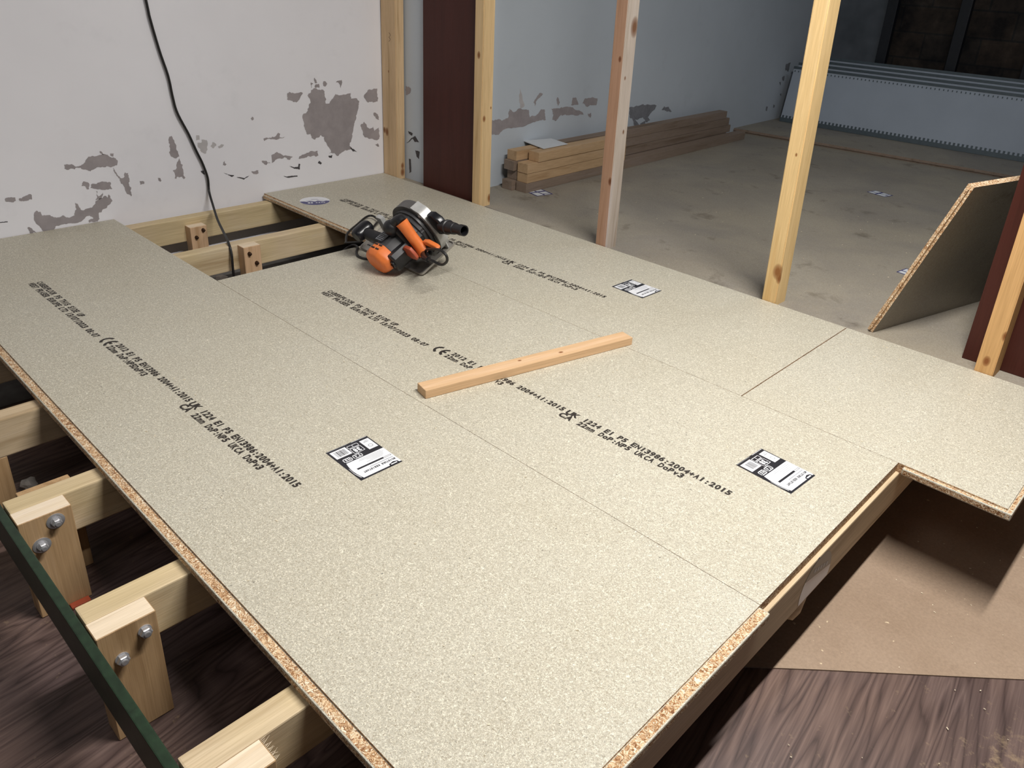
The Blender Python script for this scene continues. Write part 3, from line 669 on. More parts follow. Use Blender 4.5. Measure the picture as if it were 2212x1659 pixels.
for k in range(5):
    yy = 0.200+0.014*k; zz = -0.052-0.004*k
    f = bm.faces.new([bm.verts.new((0.0086, yy+a_, zz+b_)) for a_, b_ in ((0, 0), (0.009, -0.002), (0.010, 0.007), (0.002, 0.009))]); f.material_index = 2
o = link('round_sticker', bm, [M['white'], M['lblk'], M['lgrey']], J[0].location, J[0], recalc=False); o['label'] = 'half dark, half white round sticker'
bm = bmesh.new(); lathe(bm, (0.0070, 0.211, -0.026), (1, 0, 0), [(0, 0.004), (0.001, 0.004)], 12); link('knot_hole', bm, M['plasterd'], J[0].location, J[0])
bm = bmesh.new(); bmesh.ops.create_icosphere(bm, subdivisions=2, radius=1)
for v_ in bm.verts: v_.co = Vector((v_.co.x*0.018-0.012, v_.co.y*0.026+0.202, v_.co.z*0.058-0.122)) + Vector((random.uniform(-.001, .001), random.uniform(-.001, .001), 0))
link('packing_wedge', bm, M['joist2'], J[0].location, J[0], smooth=True)

def nut(bm, x, y, z, r, washer=0.0, mat=0):
    if washer: lathe(bm, (x, y, z), (1, 0, 0), [(0, washer), (0.0012, washer), (0.0022, washer*0.8)], 28, mat)
    w0 = 0.002 if washer else 0
    lathe(bm, (x+w0, y, z), (1, 0, 0), [(0, r*1.12), (0.002, r*1.12)], 24, mat)
    lathe(bm, (x+w0, y, z), (1, 0, 0), [(0.002, r), (0.009, r), (0.0105, r*0.86)], 6, mat)
    lathe(bm, (x+w0, y, z), (1, 0, 0), [(0.010, r*0.55), (0.013, r*0.55), (0.0135, r*0.42)], 16, mat)
def leg(x0, x1, y0, y1, zt, label, mat='leg', nuts=(), group='short legs bolted to the joists', top_light=True, nutmat='zinc', name='joist_leg'):
    bm = bmesh.new(); fs = box(bm, x0, x1, y0, y1, FZ, zt, 0)
    fs[1].material_index = 1
    bmesh.ops.bevel(bm, geom=list({e_ for f_ in fs for e_ in f_.edges}), offset=0.0012, segments=1, affect='EDGES')
    o = tag(link(name, bm, [M[mat], M['legend'] if top_light else M[mat]], (x0, y0, FZ)), label, 'joist leg', group)
    for (y_, z_, r_, wsh) in nuts:
        b2 = bmesh.new(); nut(b2, x1, y_, z_, r_, wsh)
        link('hex_nut', b2, M[nutmat], o.location, o)
    return o
leg(-1.066, -1.0235, -0.782, -0.693, Z0, 'short wooden leg under the deck with two nuts on round washers', nuts=[(-0.723, -0.043, .0085, .0155), (-0.753, -0.082, .0085, .0155)])
leg(-0.708, -0.6655, -0.782, -0.693, Z0, 'short wooden leg under the deck with two bare hex nuts and a small knot', nuts=[(-0.714, -0.049, .0095, 0), (-0.753, -0.079, .0095, 0)])
l3 = leg(-0.353, -0.310, -0.782, -0.692, Z0, 'short wooden leg at the bottom picture edge with a splintered saw cut corner')
bm = bmesh.new()
for k in range(16):
    x_ = -0.350+0.038*k/15; L = random.uniform(0.004, 0.013); t = 0.0005
    p = Vector((x_, -0.692, Z0-0.001)); d_ = Vector((random.uniform(-.4, .4), 1, random.uniform(-.2, .5))).normalized()*L
    cyl(bm, p, p+d_, t, t*0.3, 5)
link('splinters', bm, M['legend'], l3.location, l3)
leg(-1.4665, -1.4205, -0.79, -0.703, -0.1125, 'low stub of brown timber under the joist at the left picture edge', 'leg', top_light=False)
leg(-1.158, -1.1135, -0.75, -0.657, Z0-0.02, 'grey shaded leg standing behind the leg with round washers', 'leg', top_light=False)
leg(-2.535, -2.492, 0.223, 0.288, -0.048, 'pale leg block with two dark bolts against the wall joist in the open gap', 'block', nuts=[(0.272, -0.064, .006, 0), (0.243, -0.088, .006, 0)], group='leg blocks in the open gap', nutmat='bolt')
leg(-2.147, -2.104, 0.233, 0.2965, Z0, 'pinkish leg block with dark stains and two dark bolts, beside the hanging cable', 'block', nuts=[(0.252, -0.046, .006, 0), (0.276, -0.085, .006, 0)], group='leg blocks in the open gap', nutmat='bolt')

# green painted bar along the ends of the joists
bm = bmesh.new(); box(bm, -2.3, 0.25, -0.7985, -0.7835, -0.104, -0.024, bev=0.002)
for v_ in bm.verts: v_.co.z += 0.0012*math.sin(v_.co.x*9)
tag(link('green_bar', bm, M['green'], (-1.0, -0.79, -0.104)), 'chipped dark green painted bar running past the cut ends of the joists at lower left', 'bar')

# ---------------------------------------------------------------- uprights of the future partition
def post(x0, x1, y0, y1, lean, mat, label, matf=None, name='partition_post'):
    bm = bmesh.new(); fs = box(bm, 0, x1-x0, 0, y1-y0, 0, 2.42-FF, 0)
    if matf: fs[2].material_index = 1
    bmesh.ops.bevel(bm, geom=[e_ for e_ in {e_ for f_ in fs for e_ in f_.edges} if abs(e_.verts[0].co.z-e_.verts[1].co.z) > 1], offset=0.0025, segments=2, affect='EDGES')
    for v_ in bm.verts: v_.co.x += lean*v_.co.z
    bmesh.ops.recalc_face_normals(bm, faces=bm.faces)
    o = link(name, bm, [M[mat], M[matf or mat]], (0, 0, 0)); o.location = (x0, y0, FF)
    return tag(o, label, 'post', 'upright timber posts of the partition frame')
post(-2.606, -2.505, 1.2135, 1.259, 0.004, 'postm', 'pale timber post fixed flat against the left wall, with a pencil mark near the top')
post(-2.003, -1.954, 1.2135, 1.274, -0.009, 'post', 'pale knotty post in front of the left end of the dark brown upright')
post(-1.333, -1.284, 1.2135, 1.276, -0.008, 'postg', 'grey weathered post with one reddish face standing before the lumber pile', 'postr')
post(-0.655, -0.609, 1.2135, 1.285, -0.020, 'posty', 'bright yellow post with a large knot low down, third from the wall but one')
post(-0.028, 0.018, 1.2135, 1.290, -0.010, 'posto', 'orange toned post in front of the right hand dark brown upright')
bm = bmesh.new()                                                  # pencil mark
pm = [(0.0, 0.0), (0.010, 0.008), (0.001, 0.014), (0.011, 0.020), (0.002, 0.028)]
tube(bm, [(-2.548+a_, 1.2128, 0.585+b_*1.3) for a_, b_ in pm], 0.0006, 5, k=2)
p1 = bpy.data.objects['partition_post']; link('pencil_mark', bm, M['ink'], p1.location, p1)

# ---------------------------------------------------------------- loose batten
a_ = math.atan2(0.605, 0.139+0.001); L = 0.622
bm = bmesh.new(); box(bm, 0, L, -0.0215, 0.0215, 0, 0.022, bev=0.0018)
o = link('batten', bm, M['stick']); o.location = (-0.8855, 0.022, 0.0003); o.rotation_euler = (0, 0, a_)
tag(o, 'short loose orange-brown batten lying across the printed stamp of the middle panel', 'batten')

# ---------------------------------------------------------------- leaning offcut of chipboard
u = Vector((0.25, 0.968, 0)).normalized(); h = Vector((0.152, 0.004, 0.468)); n_ = h.cross(u).normalized()*0.019
A0 = Vector((-0.319, 1.262, FF+0.0003))
L = 1.15
def Q(s, t, k): return A0+u*s+h*t+n_*k
bm = bmesh.new()
if n_.x > 0: n_ = -n_
vs = [bm.verts.new(Q(s, t, k)) for k in (0, 1) for t in (0, 1) for s in (0, L)]
for k_, fidx in enumerate([(0, 2, 3, 1), (4, 5, 7, 6), (0, 1, 5, 4), (2, 6, 7, 3), (0, 4, 6, 2), (1, 3, 7, 5)]):
    f = bm.faces.new([vs[i] for i in fidx]); f.material_index = 0 if k_ < 2 else 1
zmin = min(v_.co.z for v_ in bm.verts)
for v_ in bm.verts: v_.co.z += FF-zmin+0.0003
s0 = len(bm.verts)
vs = [bm.verts.new(Q(s, t, k)+Vector((0, 0, FF-zmin+.0003))) for k in (0.34, 0.66) for t in (0.02, 0.98) for s in (-0.008, 0.001)]
for fidx in [(0, 2, 3, 1), (4, 5, 7, 6), (0, 1, 5, 4), (2, 6, 7, 3), (0, 4, 6, 2), (1, 3, 7, 5)]:
    bm.faces.new([vs[i] for i in fidx]).material_index = 1
tag(link('chipboard_offcut', bm, [M['farfloor'], M['chipedge']], A0), 'chipboard offcut standing on edge and leaning against the right hand brown upright', 'board')

# ---------------------------------------------------------------- stacked lumber against the far wall
def lumber(x0, x1, y0, y1, z0, mat, label, grp='lengths of lumber stacked along the wall', skew=0.0):
    bm = bmesh.new(); fs = box(bm, x0, x1, y0, y1, z0, z0+0.0425, bev=0.0012)
    for v_ in bm.verts:
        v_.co.x += -0.0367*(v_.co.y-1.53)+skew*(v_.co.y-y0)
    return tag(link('lumber', bm, M[mat], ((x0+x1)/2, y0, z0)), label, 'lumber', grp)
e = 0.0435
lumber(-2.052, -1.990, 1.530, 3.60, FF, 'lumberd', 'longest brown length, bottom of the lumber stack on the room side')
lumber(-2.052, -1.990, 1.535, 2.290, FF+e, 'lumber', 'short new length lying directly on the bottom brown one of the stack')
lumber(-2.050, -1.988, 1.532, 2.285, FF+2*e, 'lumber', 'short new length third up on the room side of the stack')
lumber(-2.046, -1.984, 1.600, 2.275, FF+3*e, 'lumber', 'short new length at the top of the stack on the room side')
lumber(-2.122, -2.060, 1.510, 3.48, FF, 'lumberd', 'old dark length at the bottom of the stack on the wall side')
lumber(-2.120, -2.058, 1.540, 3.52, FF+e, 'lumberd', 'old dark length second up on the wall side of the stack')
lumber(-2.124, -2.062, 1.520, 3.50, FF+2*e, 'lumberd', 'old dark length third up on the wall side of the stack')
lumber(-2.120, -2.062, 1.535, 1.830, FF+3*e, 'lumber', 'very short pale offcut on top of the lumber stack, nearest the viewer by the wall')
lumber(-2.120, -2.064, 1.860, 3.46, FF+3*e, 'lumberd', 'long dark length on top of the stack at its far end')
bm = bmesh.new()
q = [(-2.172, 1.690), (-2.023, 1.668), (-2.030, 1.842), (-2.148, 1.860)]
zt = FF+4*e+0.001
A_ = [(*q[0], zt+0.006), (*q[1], zt), (*q[2], zt), (*q[3], zt+0.002)]
vs = [bm.verts.new(p) for p in A_]+[bm.verts.new((p[0], p[1], p[2]+0.003)) for p in A_]
bm.faces.new(vs[:4][::-1]); bm.faces.new(vs[4:])
for i in range(4): bm.faces.new([vs[i], vs[(i+1) % 4], vs[4+(i+1) % 4], vs[4+i]])
tag(link('paper_sheet', bm, M['paper'], (-2.09, 1.76, zt)), 'white paper leaflet lying on top of the lumber stack', 'paper')

# product stickers on the far floor
def floor_sticker(x0, x1, y0, y1, rot, label):
    bm = bmesh.new(); cx_, cy_ = (x0+x1)/2, (y0+y1)/2
    fn = lambda x, y: (cx_+x*math.cos(rot)-y*math.sin(rot), cy_+x*math.sin(rot)+y*math.cos(rot))
    W_, H_ = (x1-x0)/2, (y1-y0)/2; z = FF+0.0004
    poly(bm, [(-W_, -H_), (W_, -H_), (W_, H_), (-W_, H_)], z, fn, 0)
    for (a_, b_, c_, d_) in [(-.9, -.85, -.2, -.2), (-.9, 0, -.25, .85), (0, -.85, .9, -.1), (0.0, .05, .55, .85), (.65, .1, .9, .8)]:
        poly(bm, [(a_*W_, b_*H_), (c_*W_, b_*H_), (c_*W_, d_*H_), (a_*W_, d_*H_)], z+0.0002, fn, 1)
    o = link('label_sticker', bm, [M['lblue'], M['paper']], (0, 0, 0), o_far); o['label'] = label
floor_sticker(-2.018, -1.916, 1.545, 1.635, R(-12), 'blue and white sticker on the far floor by the lumber')
floor_sticker(-1.012, -0.912, 2.93, 3.0, R(-14), 'blue and white sticker in the middle of the far floor')
floor_sticker(-0.47, -0.38, 1.86, 1.93, R(-8), 'blue and white sticker partly behind the leaning offcut')

# ---------------------------------------------------------------- insulated panels leaning on the back wall
def wallpanel(k, label):
    root = bpy.data.objects.new('insulated_panel', None); COL.objects.link(root)
    yb = 4.318+0.058*k; root.location = (-2.200, yb, FF+0.0225); root.rotation_euler = (R(-13), 0, R(3.2))
    tag(root, label, 'panel', 'insulated wall panels leaning on the back wall')
    Hh = 0.372+0.022*k; Lx = 3.0
    bm = bmesh.new(); box(bm, 0.0, Lx, 0, 0.022, 0.004, Hh-0.006, bev=0.002); link('panel_skin', bm, M['sheet'], (0, 0, 0), root)
    for nm, z0, z1, sgn in (('bottom_rail', 0.0, 0.028, 1), ('top_rail', Hh-0.016, Hh, -1)):
        bm = bmesh.new(); box(bm, -0.002, Lx, -0.003, 0.026, z0, z1)
        if k == 0:
            n = 118
            for i in range(n):
                x = 0.01+i*(Lx-0.02)/n
                if nm == 'bottom_rail': box(bm, x, x+0.012, -0.003, 0.0, z1, z1+0.016)
                else: box(bm, x, x+0.006, -0.002, 0.0, z0-0.020, z0-0.010)
        link(nm, bm, M['rail'], (0, 0, 0), root)
wallpanel(0, 'front white insulated panel with toothed grey rails, leaning lowest on the back wall')
wallpanel(1, 'second white insulated panel from the front, only its top rail showing')
wallpanel(2, 'third white insulated panel from the front, only its top rail showing')
wallpanel(3, 'rearmost white insulated panel of the leaning set, nearest the blocks')
for x_, lb in ((-1.790, 'black steel upright nearest the corner on the dark back wall'), (-1.342, 'black steel upright in the middle of the dark back wall'), (-0.905, 'black steel upright at the right picture edge on the dark back wall')):
    bm = bmesh.new(); box(bm, x_, x_+0.064, 4.715, 4.76, FF, 2.42, bev=0.002)
    tag(link('steel_upright', bm, M['blk'], (x_, 4.73, FF)), lb, 'steel post', 'steel uprights on the back wall')

# ---------------------------------------------------------------- hanging cable
bm = bmesh.new()
cp = [(-2.598, 0.14, 2.41), (-2.598, 0.16, 1.7), (-2.598, 0.19, 1.1), (-2.597, 0.221, 0.741), (-2.597, 0.226, 0.682), (-2.598, 0.244, 0.574), (-2.597, 0.262, 0.488), (-2.598, 0.269, 0.414), (-2.597, 0.278, 0.356), (-2.598, 0.31, 0.276), (-2.597, 0.33, 0.214), (-2.597, 0.35, 0.158), (-2.595, 0.362, 0.102), (-2.590, 0.359, 0.049), (-2.53, 0.34, 0.012), (-2.42, 0.3, -0.010), (-2.3, 0.26, -0.018), (-2.17, 0.212, -0.014), (-2.134, 0.202, -0.045), (-2.128, 0.198, -0.10), (-2.125, 0.20, -0.16), (-2.10, 0.19, -0.232)]
tube(bm, cp, 0.0045, 8, k=6)
tag(link('hanging_cable', bm, M['rubber'], (-2.598, 0.2, FZ)), 'thin black cable hanging down the white wall and dropping between the open joists', 'cable')

# ---------------------------------------------------------------- rubble and litter under the deck
def lump(x, y, z, s, label, mat='rubble', nm='rubble'):
    bm = bmesh.new(); bmesh.ops.create_icosphere(bm, subdivisions=2, radius=1)
    for v_ in bm.verts: v_.co = v_.co*random.uniform(0.75, 1.1); v_.co = Vector((x+v_.co.x*s[0], y+v_.co.y*s[1], z+s[2]+v_.co.z*s[2]))
    mz = min(v_.co.z for v_ in bm.verts)
    for v_ in bm.verts: v_.co.z += z-mz
    tag(link(nm, bm, M[mat], (x, y, z)), label, 'rubble')
lump(-1.468, -0.668, FZ, (0.022, 0.018, 0.014), 'pale crumb of plaster on the floor beside the low stub at the left edge')
lump(-2.36, 0.262, FZ, (0.030, 0.025, 0.018), 'grey plaster lump seen in the open gap beside the cable')
lump(-2.33, 0.322, FZ, (0.022, 0.02, 0.014), 'smaller grey plaster lump in the open gap, next to the bigger one')
bm = bmesh.new(); box(bm, -1.022, -1.006, -0.735, -0.70, FZ, FZ+0.006, bev=0.002)
tag(link('orange_strap_end', bm, M['red'], (-1.014, -0.72, FZ)), 'small orange strip on the floor at the foot of the washered leg', 'strip')

# flat dark sheet painting the shade of a slot along the deck edge
bm = bmesh.new(); bm.faces.new([bm.verts.new(p) for p in [(-1.945, 1.2128, FF+0.0006), (-1.70, 1.2128, FF+0.0006), (-1.685, 1.228, FF+0.0006), (-1.945, 1.240, FF+0.0006)]])
link('slot_shade_sheet', bm, M['plasterd'], (0, 0, 0), o_far)

# shavings and sawdust over the deck and the floors
rr = random.Random(3)
def chip(bm, x, y, z, L, W_):
    t = rr.uniform(0, math.pi); c_, s_ = math.cos(t), math.sin(t)
    P_ = [(-L, -W_), (L, -W_*0.6), (L, W_), (-L, W_*0.7)]
    lo = [bm.verts.new((x+a_*c_-b_*s_, y+a_*s_+b_*c_, z)) for a_, b_ in P_]
    hi = [bm.verts.new((v_.co.x, v_.co.y, z+0.0006+rr.uniform(0, .0006))) for v_ in lo]
    bm.faces.new(hi); bm.faces.new(lo[::-1])
    for i in range(4): bm.faces.new([lo[i], lo[(i+1) % 4], hi[(i+1) % 4], hi[i]])
def shavings(n, fx, fy, z, ok, label):
    bm = bmesh.new()
    for k in range(n):
        x, y = rr.uniform(*fx), rr.uniform(*fy)
        if ok(x, y): chip(bm, x, y, z, rr.uniform(0.0007, 0.0026), rr.uniform(0.0004, 0.0010))
    o = link('wood_shavings', bm, M['dust'], ((fx[0]+fx[1])/2, (fy[0]+fy[1])/2, z)); o['kind'] = 'stuff'; o['label'] = label; o['category'] = 'sawdust'
shavings(190, (-1.8, -0.03), (-0.58, 1.19), 0.0004, lambda x, y: not (-1.0 < x < -0.6 and abs((y-0.02)-(x+0.885)*4.32) < 0.13) and rr.random() < 0.35+0.65*(x+1.8)/1.8 and not (x < -1.35 and 0.35 < y < 0.80), 'pale specks of sawdust and fine shavings scattered over the deck sheets')
shavings(30, (-0.35, 0.2), (0.62, 1.2), 0.0004, lambda x, y: True, 'few pale shavings on the short overhanging sheet')
shavings(80, (0.05, 0.6), (-0.3, 0.9), FZ+0.0019, lambda x, y: True, 'pale shavings scattered on the brown lower floor')
shavings(50, (-1.6, -0.45), (1.30, 2.6), FF+0.0004, lambda x, y: True, 'pale specks of sawdust on the far floor')

# ---------------------------------------------------------------- circular saw, tipped onto its motor
saw = bpy.data.objects.new('circular_saw', None); COL.objects.link(saw)
saw.location = (-1.466, 0.503, 0.0035); saw.rotation_euler = (R(28.5), 0, 0)
tag(saw, 'black circular saw with orange grip and motor cap, tipped over beside the open gap', 'circular saw')
def sp(name, bm, mats, smooth=True, parent=None):
    """part drawn in the saw's own frame: x = rearwards, y = towards the blade, z = off the base plate"""
    bmesh.ops.recalc_face_normals(bm, faces=bm.faces)
    me = bpy.data.meshes.new(name); bm.to_mesh(me); bm.free()
    for m_ in (mats if isinstance(mats, list) else [mats]): me.materials.append(m_)
    if smooth:
        for p in me.polygons: p.use_smooth = True
        me.set_sharp_from_angle(angle=R(40))
    o = bpy.data.objects.new(name, me); COL.objects.link(o); o.parent = parent or saw
    return o
# base plate with turned up rim
bm = bmesh.new()
pl = []
def rc(cx_, cy_, r, a0, a1, n=5): return [(cx_+r*math.cos(R(a0+(a1-a0)*i/n)), cy_+r*math.sin(R(a0+(a1-a0)*i/n))) for i in range(n+1)]
ol = rc(-0.012, 0.012, 0.012, -90, 0)+rc(-0.012, 0.150, 0.012, 0, 90)+rc(-0.323, 0.150, 0.012, 90, 180)+rc(-0.323, 0.012, 0.012, 180, 270)
prism(bm, ol, 0.0, 0.0022, 'XY')
plate = sp('base_plate', bm, M['steel'], False); plate['label'] = 'worn steel base plate'
bm = bmesh.new()
n = len(ol)
inn = [(-0.1675+(x+0.1675)*0.985, 0.081+(y-0.081)*0.965) for x, y in ol]
for i in range(n):
    a_, b_, c_, d_ = ol[i], ol[(i+1) % n], inn[(i+1) % n], inn[i]
    lo = [bm.verts.new((*p, 0.0022)) for p in (a_, b_, c_, d_)]; hi = [bm.verts.new((*p, 0.0075)) for p in (a_, b_, c_, d_)]
    bm.faces.new(hi); bm.faces.new([lo[0], lo[1], hi[1], hi[0]]); bm.faces.new([lo[3], lo[2], hi[2], hi[3]][::-1])
sp('plate_rim', bm, M['steel'], False, plate)
bm = bmesh.new(); box(bm, -0.085, -0.004, 0.132, 0.136, 0.002, 0.030, bev=0.001); prism(bm, rc(-0.045, 0.012, 0.032, 0, 180, 14), 0.1365, 0.138, 'XZ'); sp('bevel_scale', bm, M['silver'])
bm = bmesh.new(); box(bm, -0.30, -0.03, 0.068, 0.072, 0.002, 0.018, bev=0.001); sp('depth_bracket', bm, M['grey'])
# motor barrel
bm = bmesh.new()
def oct_(cx_, cz_, rx, rz, ch=0.38):
    return [(cx_-rx, cz_-rz*ch), (cx_-rx, cz_+rz*ch), (cx_-rx*ch, cz_+rz), (cx_+rx*ch, cz_+rz), (cx_+rx, cz_+rz*ch), (cx_+rx, cz_-rz*ch), (cx_+rx*ch, cz_-rz), (cx_-rx*ch, cz_-rz)]
def loft(bm, secs, mat=0):
    rings = [[bm.verts.new((x, y, z)) for x, z in pts] for y, pts in secs]
    for A, B in zip(rings, rings[1:]):
        n = len(A)
        for i in range(n): bm.faces.new([A[i], A[(i+1) % n], B[(i+1) % n], B[i]]).material_index = mat
    bm.faces.new(rings[0]).material_index = mat; bm.faces.new(rings[-1][::-1]).material_index = mat
MC = (-0.106, 0.079)
loft(bm, [(-0.028, oct_(*MC, .052, .042)), (0.03, oct_(*MC, .055, .047)), (0.055, oct_(MC[0], MC[1], .060, .052)), (0.082, oct_(MC[0]+.004, MC[1]+.003, .066, .056))])
bmesh.ops.bevel(bm, geom=[e_ for e_ in bm.edges], offset=0.005, segments=3, affect='EDGES', profile=.5)
mot = sp('motor_housing', bm, M['grey'])
bm = bmesh.new()
loft(bm, [(-0.074, oct_(MC[0], MC[1]-.003, .038, .030)), (-0.069, oct_(MC[0], MC[1]-.002, .048, .038)), (-0.056, oct_(*MC, .057, .044)), (-0.026, oct_(*MC, .057, .045))])
bmesh.ops.bevel(bm, geom=[e_ for e_ in bm.edges], offset=0.0035, segments=2, affect='EDGES', profile=.5)
cap = sp('motor_end_cap', bm, M['orange']); cap['label'] = 'orange vented end cap'
bm = bmesh.new()
for r_ in (0, 1):
    for k in range(3):
        x = MC[0]-0.040+0.021*k; y = -0.050+0.016*r_
        box(bm, x, x+0.014, y, y+0.0045, MC[1]+0.0445, MC[1]+0.0468, 0)
    for k in range(3):
        pass
sp('vent_slots', bm, M['black'], False, cap)
bm = bmesh.new(); box(bm, MC[0]-0.020, MC[0]+0.020, -0.0735, -0.071, MC[1]-0.012, MC[1]+0.006, 0, 0.002); sp('cap_recess', bm, M['orange'], True, cap)
# rating plate on the barrel
bm = bmesh.new()
T = lambda x0, x1, y0, y1, z, m_: box(bm, x0, x1, y0, y1, z-0.0004, z, m_)
zt = MC[1]+0.0478
T(MC[0]-0.032, MC[0]+0.004, -0.020, 0.040, zt+.0012, 0)
for k in range(8): T(MC[0]-0.030, MC[0]-0.030+rr.uniform(.010, .030), -0.016+0.0065*k, -0.0145+0.0065*k, zt+.0016, 1)
T(MC[0]-0.031, MC[0]-0.0295, -0.018, 0.036, zt+.0017, 1)
sp('rating_plate', bm, [M['blackg'], M['lgrey']], False, mot)
# brush cap / pivot housing on the rear side of the barrel
bm = bmesh.new()
prism(bm, [(-0.064, 0.046), (-0.064, 0.104), (-0.040, 0.110), (-0.026, 0.098), (-0.024, 0.062), (-0.034, 0.048)], -0.048, 0.085, 'XZ', bev=0.006)
sp('side_housing', bm, M['black'])
bm = bmesh.new(); lathe(bm, (-0.044, -0.048, 0.077), (0, -1, 0), [(0, 0.014), (0.005, 0.013), (0.006, 0.009), (0.003, 0.008)], 22)
box(bm, -0.051, -0.037, -0.0555, -0.0515, 0.0758, 0.0785); sp('brush_cap', bm, M['blackg'])
# gear neck between the barrel and the guard
bm = bmesh.new(); loft(bm, [(0.078, oct_(-0.100, 0.084, .066, .058)), (0.110, oct_(-0.105, 0.088, .078, .062))])
bmesh.ops.bevel(bm, geom=[e_ for e_ in bm.edges], offset=0.006, segments=3, affect='EDGES'); sp('gear_case', bm, M['grey'])
# upper guard
G = [(-.212, .024), (-.216, .060), (-.211, .094), (-.190, .127), (-.155, .152), (-.115, .166), (-.075, .166), (-.042, .151), (-.018, .119), (-.004, .082), (-.002, .050), (-.012, .024)]
_g0 = G[1:-1]
G = [G[0]]+[tuple(p)[:2] for p in [(v_.x, v_.z) for v_ in spline([(x, 0, z) for x, z in _g0], 4)]]+[G[-1]]
def scaled(pts, k, cx_=-0.105, cz_=0.07): return [(cx_+(x-cx_)*k, cz_+(z-cz_)*k) for x, z in pts]
bm = bmesh.new(); prism(bm, G, 0.108, 0.143, 'XZ', bev=0.007); gd = sp('upper_guard', bm, M['grey2']); gd['label'] = 'grey cast blade guard'
bm = bmesh.new(); prism(bm, scaled(G, 0.86), 0.096, 0.110, 'XZ', bev=0.004); sp('guard_side_cover', bm, M['grey'], True, gd)
bm = bmesh.new()
Sx = [(-.078, .1678), (-.060, .1605), (-.041, .1528), (-.0165, .1200), (-.0022, .0826), (-.0002, .0500), (-.0108, .0225)]
Sx = [(v_.x, v_.z) for v_ in spline([(-.105+(x+.105)*1.025, 0, .07+(z-.07)*1.03) for x, z in Sx], 4)]
Si = [(x-.004*max(0, (x+.11)/.11), z-.0045) for x, z in Sx]
A = [[bm.verts.new((x, y, z)) for x, z in Sx] for y in (0.110, 0.146)]; B = [[bm.verts.new((x, y, z)) for x, z in Si] for y in (0.110, 0.146)]
for i in range(len(Sx)-1):
    bm.faces.new([A[0][i], A[0][i+1], A[1][i+1], A[1][i]]); bm.faces.new([B[0][i], B[1][i], B[1][i+1], B[0][i+1]])
    for s_ in (0, 1): bm.faces.new([A[s_][i], B[s_][i], B[s_][i+1], A[s_][i+1]])
for i in (0, -1): bm.faces.new([A[0][i], A[1][i], B[1][i], B[0][i]])
rim = sp('guard_rim', bm, M['silver']); rim['label'] = 'bright aluminium rim of the guard'
bm = bmesh.new(); 
for (x0, z0, x1, z1) in [(-0.058, .152, -0.036, .130), (-0.030, .120, -0.014, .082), (-0.013, .076, -0.011, .044)]:
    cyl(bm, (x0, 0.108, z0), (x1, 0.108, z1), 0.0030, n=8)
sp('guard_slot', bm, M['black'], True, gd)
bm = bmesh.new(); lathe(bm, (-0.105, 0.126, 0.060), (0, 1, 0), [(0, 0.060), (0.0018, 0.060)], 64); sp('saw_blade', bm, M['steel'], False)
bm = bmesh.new(); lathe(bm, (-0.046, 0.112, 0.145), (0, -1, 0), [(-0.003, 0.007), (0.004, 0.006), (0.006, 0.003)], 12); sp('guard_screw', bm, M['silver'])
# dust port: square elbow then stepped round adapter
bm = bmesh.new(); prism(bm, [(-0.024, 0.138), (-0.014, 0.154), (0.008, 0.159), (0.034, 0.146), (0.046, 0.122), (0.030, 0.088), (0.008, 0.080), (-0.004, 0.110)], 0.116, 0.142, 'XZ', bev=0.006); dp = sp('dust_port', bm, M['blackg'])
bm = bmesh.new()
d0 = Vector((0.030, 0.127, 0.116)); ax = Vector((0.116, 0.0, 0.018)).normalized()
lathe(bm, d0, ax, [(0.0, 0.0205), (0.022, 0.0205), (0.024, 0.0235), (0.032, 0.0235), (0.034, 0.0205), (0.066, 0.0185), (0.068, 0.0165), (0.092, 0.0155), (0.094, 0.0175), (0.112, 0.0170), (0.112, 0.0135), (0.080, 0.0130)], 28)
sp('hose_adapter', bm, M['black'], True, dp)
# rear handle: black bridge in front, orange grip sloping down to the rear
bm = bmesh.new()
bmesh.ops.create_uvsphere(bm, u_segments=24, v_segments=14, radius=1)
for v_ in bm.verts: v_.co = Vector((v_.co.x*0.028-0.092, v_.co.y*0.026+0.028, v_.co.z*0.027+0.150))
hb = sp('handle_bridge', bm, M['black'])
bm = bmesh.new(); tube(bm, [(-0.090, 0.030, 0.152), (-0.072, 0.042, 0.170), (-0.056, 0.049, 0.178), (-0.042, 0.046, 0.172)], 0.0165, 16); sp('handle_front', bm, M['black'], True, hb)
bm = bmesh.new()
tube(bm, [(-0.046, 0.045, 0.174), (-0.036, 0.044, 0.158), (-0.022, 0.042, 0.130), (-0.006, 0.041, 0.100), (0.006, 0.040, 0.080), (0.013, 0.040, 0.070)], lambda t: 0.0190-0.0035*math.sin(t*math.pi)+0.001*t, 20, flat=1.2)
gr = sp('rear_grip', bm, M['orange']); gr['label'] = 'orange rubber grip'
bm = bmesh.new(); tube(bm, [(-0.076, 0.030, 0.150), (-0.060, 0.030, 0.128), (-0.044, 0.030, 0.105), (-0.026, 0.030, 0.082)], 0.010, 10); sp('trigger_frame', bm, M['black'], True, gr)
bm = bmesh.new()
prism(bm, rc(-0.016, 0.096, 0.021, 110, 290, 8)+[(0.016, 0.074), (0.022, 0.084), (0.016, 0.100), (0.004, 0.116)], 0.000, 0.012, 'XZ', bev=0.003); sp('red_side_plate', bm, M['red'])
bm = bmesh.new(); prism(bm, [(0.006, 0.094), (0.010, 0.108), (0.032, 0.114), (0.070, 0.108), (0.078, 0.102), (0.075, 0.095), (0.055, 0.096)], 0.050, 0.066, 'XZ', bev=0.004); lv = sp('depth_lever', bm, M['orange']); lv['label'] = 'orange lever'
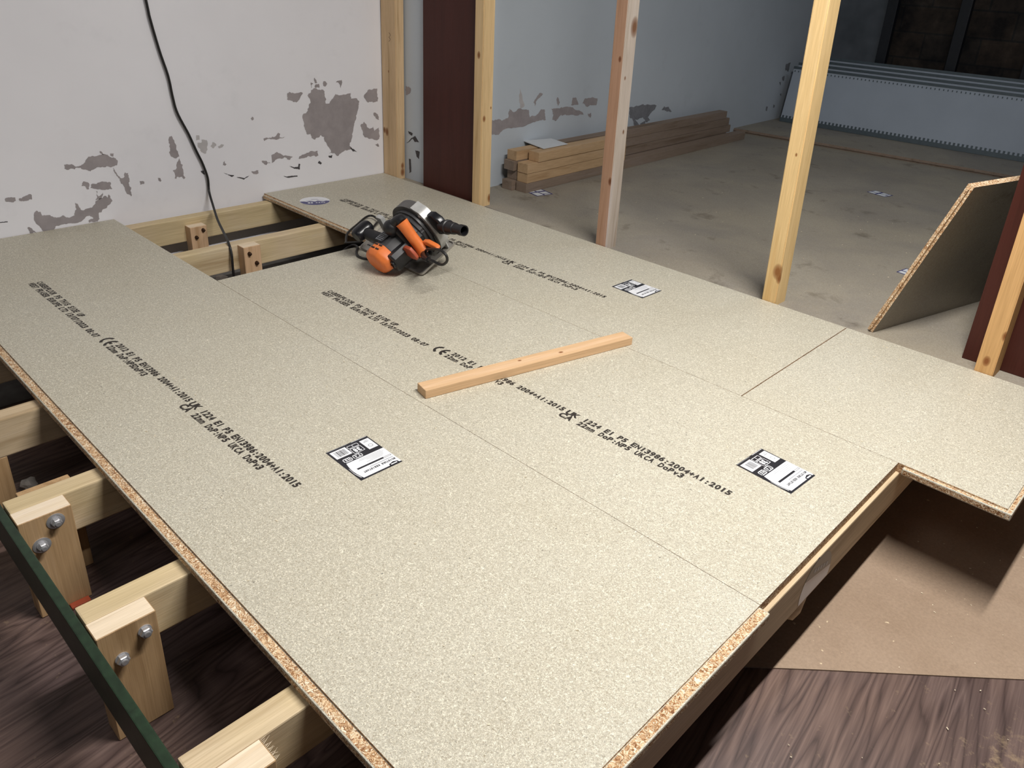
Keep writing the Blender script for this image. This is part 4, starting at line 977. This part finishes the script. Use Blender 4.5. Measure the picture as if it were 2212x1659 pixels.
bm = bmesh.new(); prism(bm, [(0.004, 0.060), (0.000, 0.092), (0.040, 0.094), (0.050, 0.080), (0.044, 0.062)], 0.044, 0.078, 'XZ', bev=0.006); sp('rear_block', bm, M['black'])
# front T-shaped auxiliary handle
bm = bmesh.new(); tube(bm, [(-0.244, -0.030, 0.108), (-0.244, -0.012, 0.108), (-0.244, 0.016, 0.108), (-0.244, 0.036, 0.108)], lambda t: 0.0265-0.007*abs(2*t-1)**4, 22, flat=0.9)
fk = sp('front_handle', bm, M['blackg'])
bm = bmesh.new(); tube(bm, [(-0.244, 0.004, 0.106), (-0.215, 0.004, 0.102), (-0.185, 0.006, 0.096), (-0.145, 0.010, 0.090)], lambda t: 0.0185+0.004*t, 18); sp('handle_neck', bm, M['black'], True, fk)
bm = bmesh.new(); box(bm, -0.235, -0.205, 0.060, 0.078, 0.060, 0.125, bev=0.006); sp('depth_guide', bm, M['silver'])
# cord guard and power cord (drawn in world space, then moved into the saw's frame)
bm = bmesh.new(); tube(bm, [(0.010, 0.040, 0.066), (0.035, 0.024, 0.080), (0.062, 0.008, 0.095), (0.098, -0.005, 0.112)], lambda t: 0.016-0.008*t, 14); sp('cord_guard', bm, M['black'])
bpy.context.view_layer.update()
MI = (Matrix.Translation(saw.location) @ saw.rotation_euler.to_matrix().to_4x4()).inverted()
MW = MI.inverted()
ce = MW @ Vector((0.098, -0.005, 0.112))
bm = bmesh.new()
cord = [ce]+[MW @ Vector(p) for p in [(0.120, -0.006, 0.118), (0.155, -0.005, 0.114), (0.178, -0.003, 0.124), (0.196, 0.000, 0.142), (0.198, 0.003, 0.160), (0.180, 0.006, 0.168), (0.150, 0.010, 0.160), (0.100, 0.020, 0.135), (0.050, 0.030, 0.105), (0.0, 0.040, 0.060), (-0.06, 0.045, 0.020)]]+[Vector((-1.60, 0.53, 0.030)), Vector((-1.66, 0.49, 0.012)), Vector((-1.700, 0.456, 0.0045)), Vector((-1.740, 0.452, 0.0045)), Vector((-1.78, 0.475, 0.0045)), Vector((-1.812, 0.502, 0.0045)), Vector((-1.845, 0.505, 0.002)), Vector((-1.868, 0.49, -0.015)), Vector((-1.89, 0.46, -0.05))]
tube(bm, cord, 0.0042, 9, k=8)
for v_ in bm.verts: v_.co = MI @ v_.co
sp('power_cord', bm, M['rubber'])
bm = bmesh.new()
cord = [Vector((-1.79, 0.50, 0.030)), Vector((-1.86, 0.49, 0.010)), Vector((-1.885, 0.505, 0.004)), Vector((-1.94, 0.55, 0.012)), Vector((-2.00, 0.635, 0.014)), Vector((-2.055, 0.715, 0.014)), Vector((-2.050, 0.742, 0.014)), Vector((-1.99, 0.725, 0.012)), Vector((-1.93, 0.67, 0.03)), Vector((-1.86, 0.60, 0.04))]
tube(bm, cord, 0.0042, 9, k=8)
for v_ in bm.verts: v_.co = MI @ v_.co
sp('cord_loop', bm, M['rubber'])
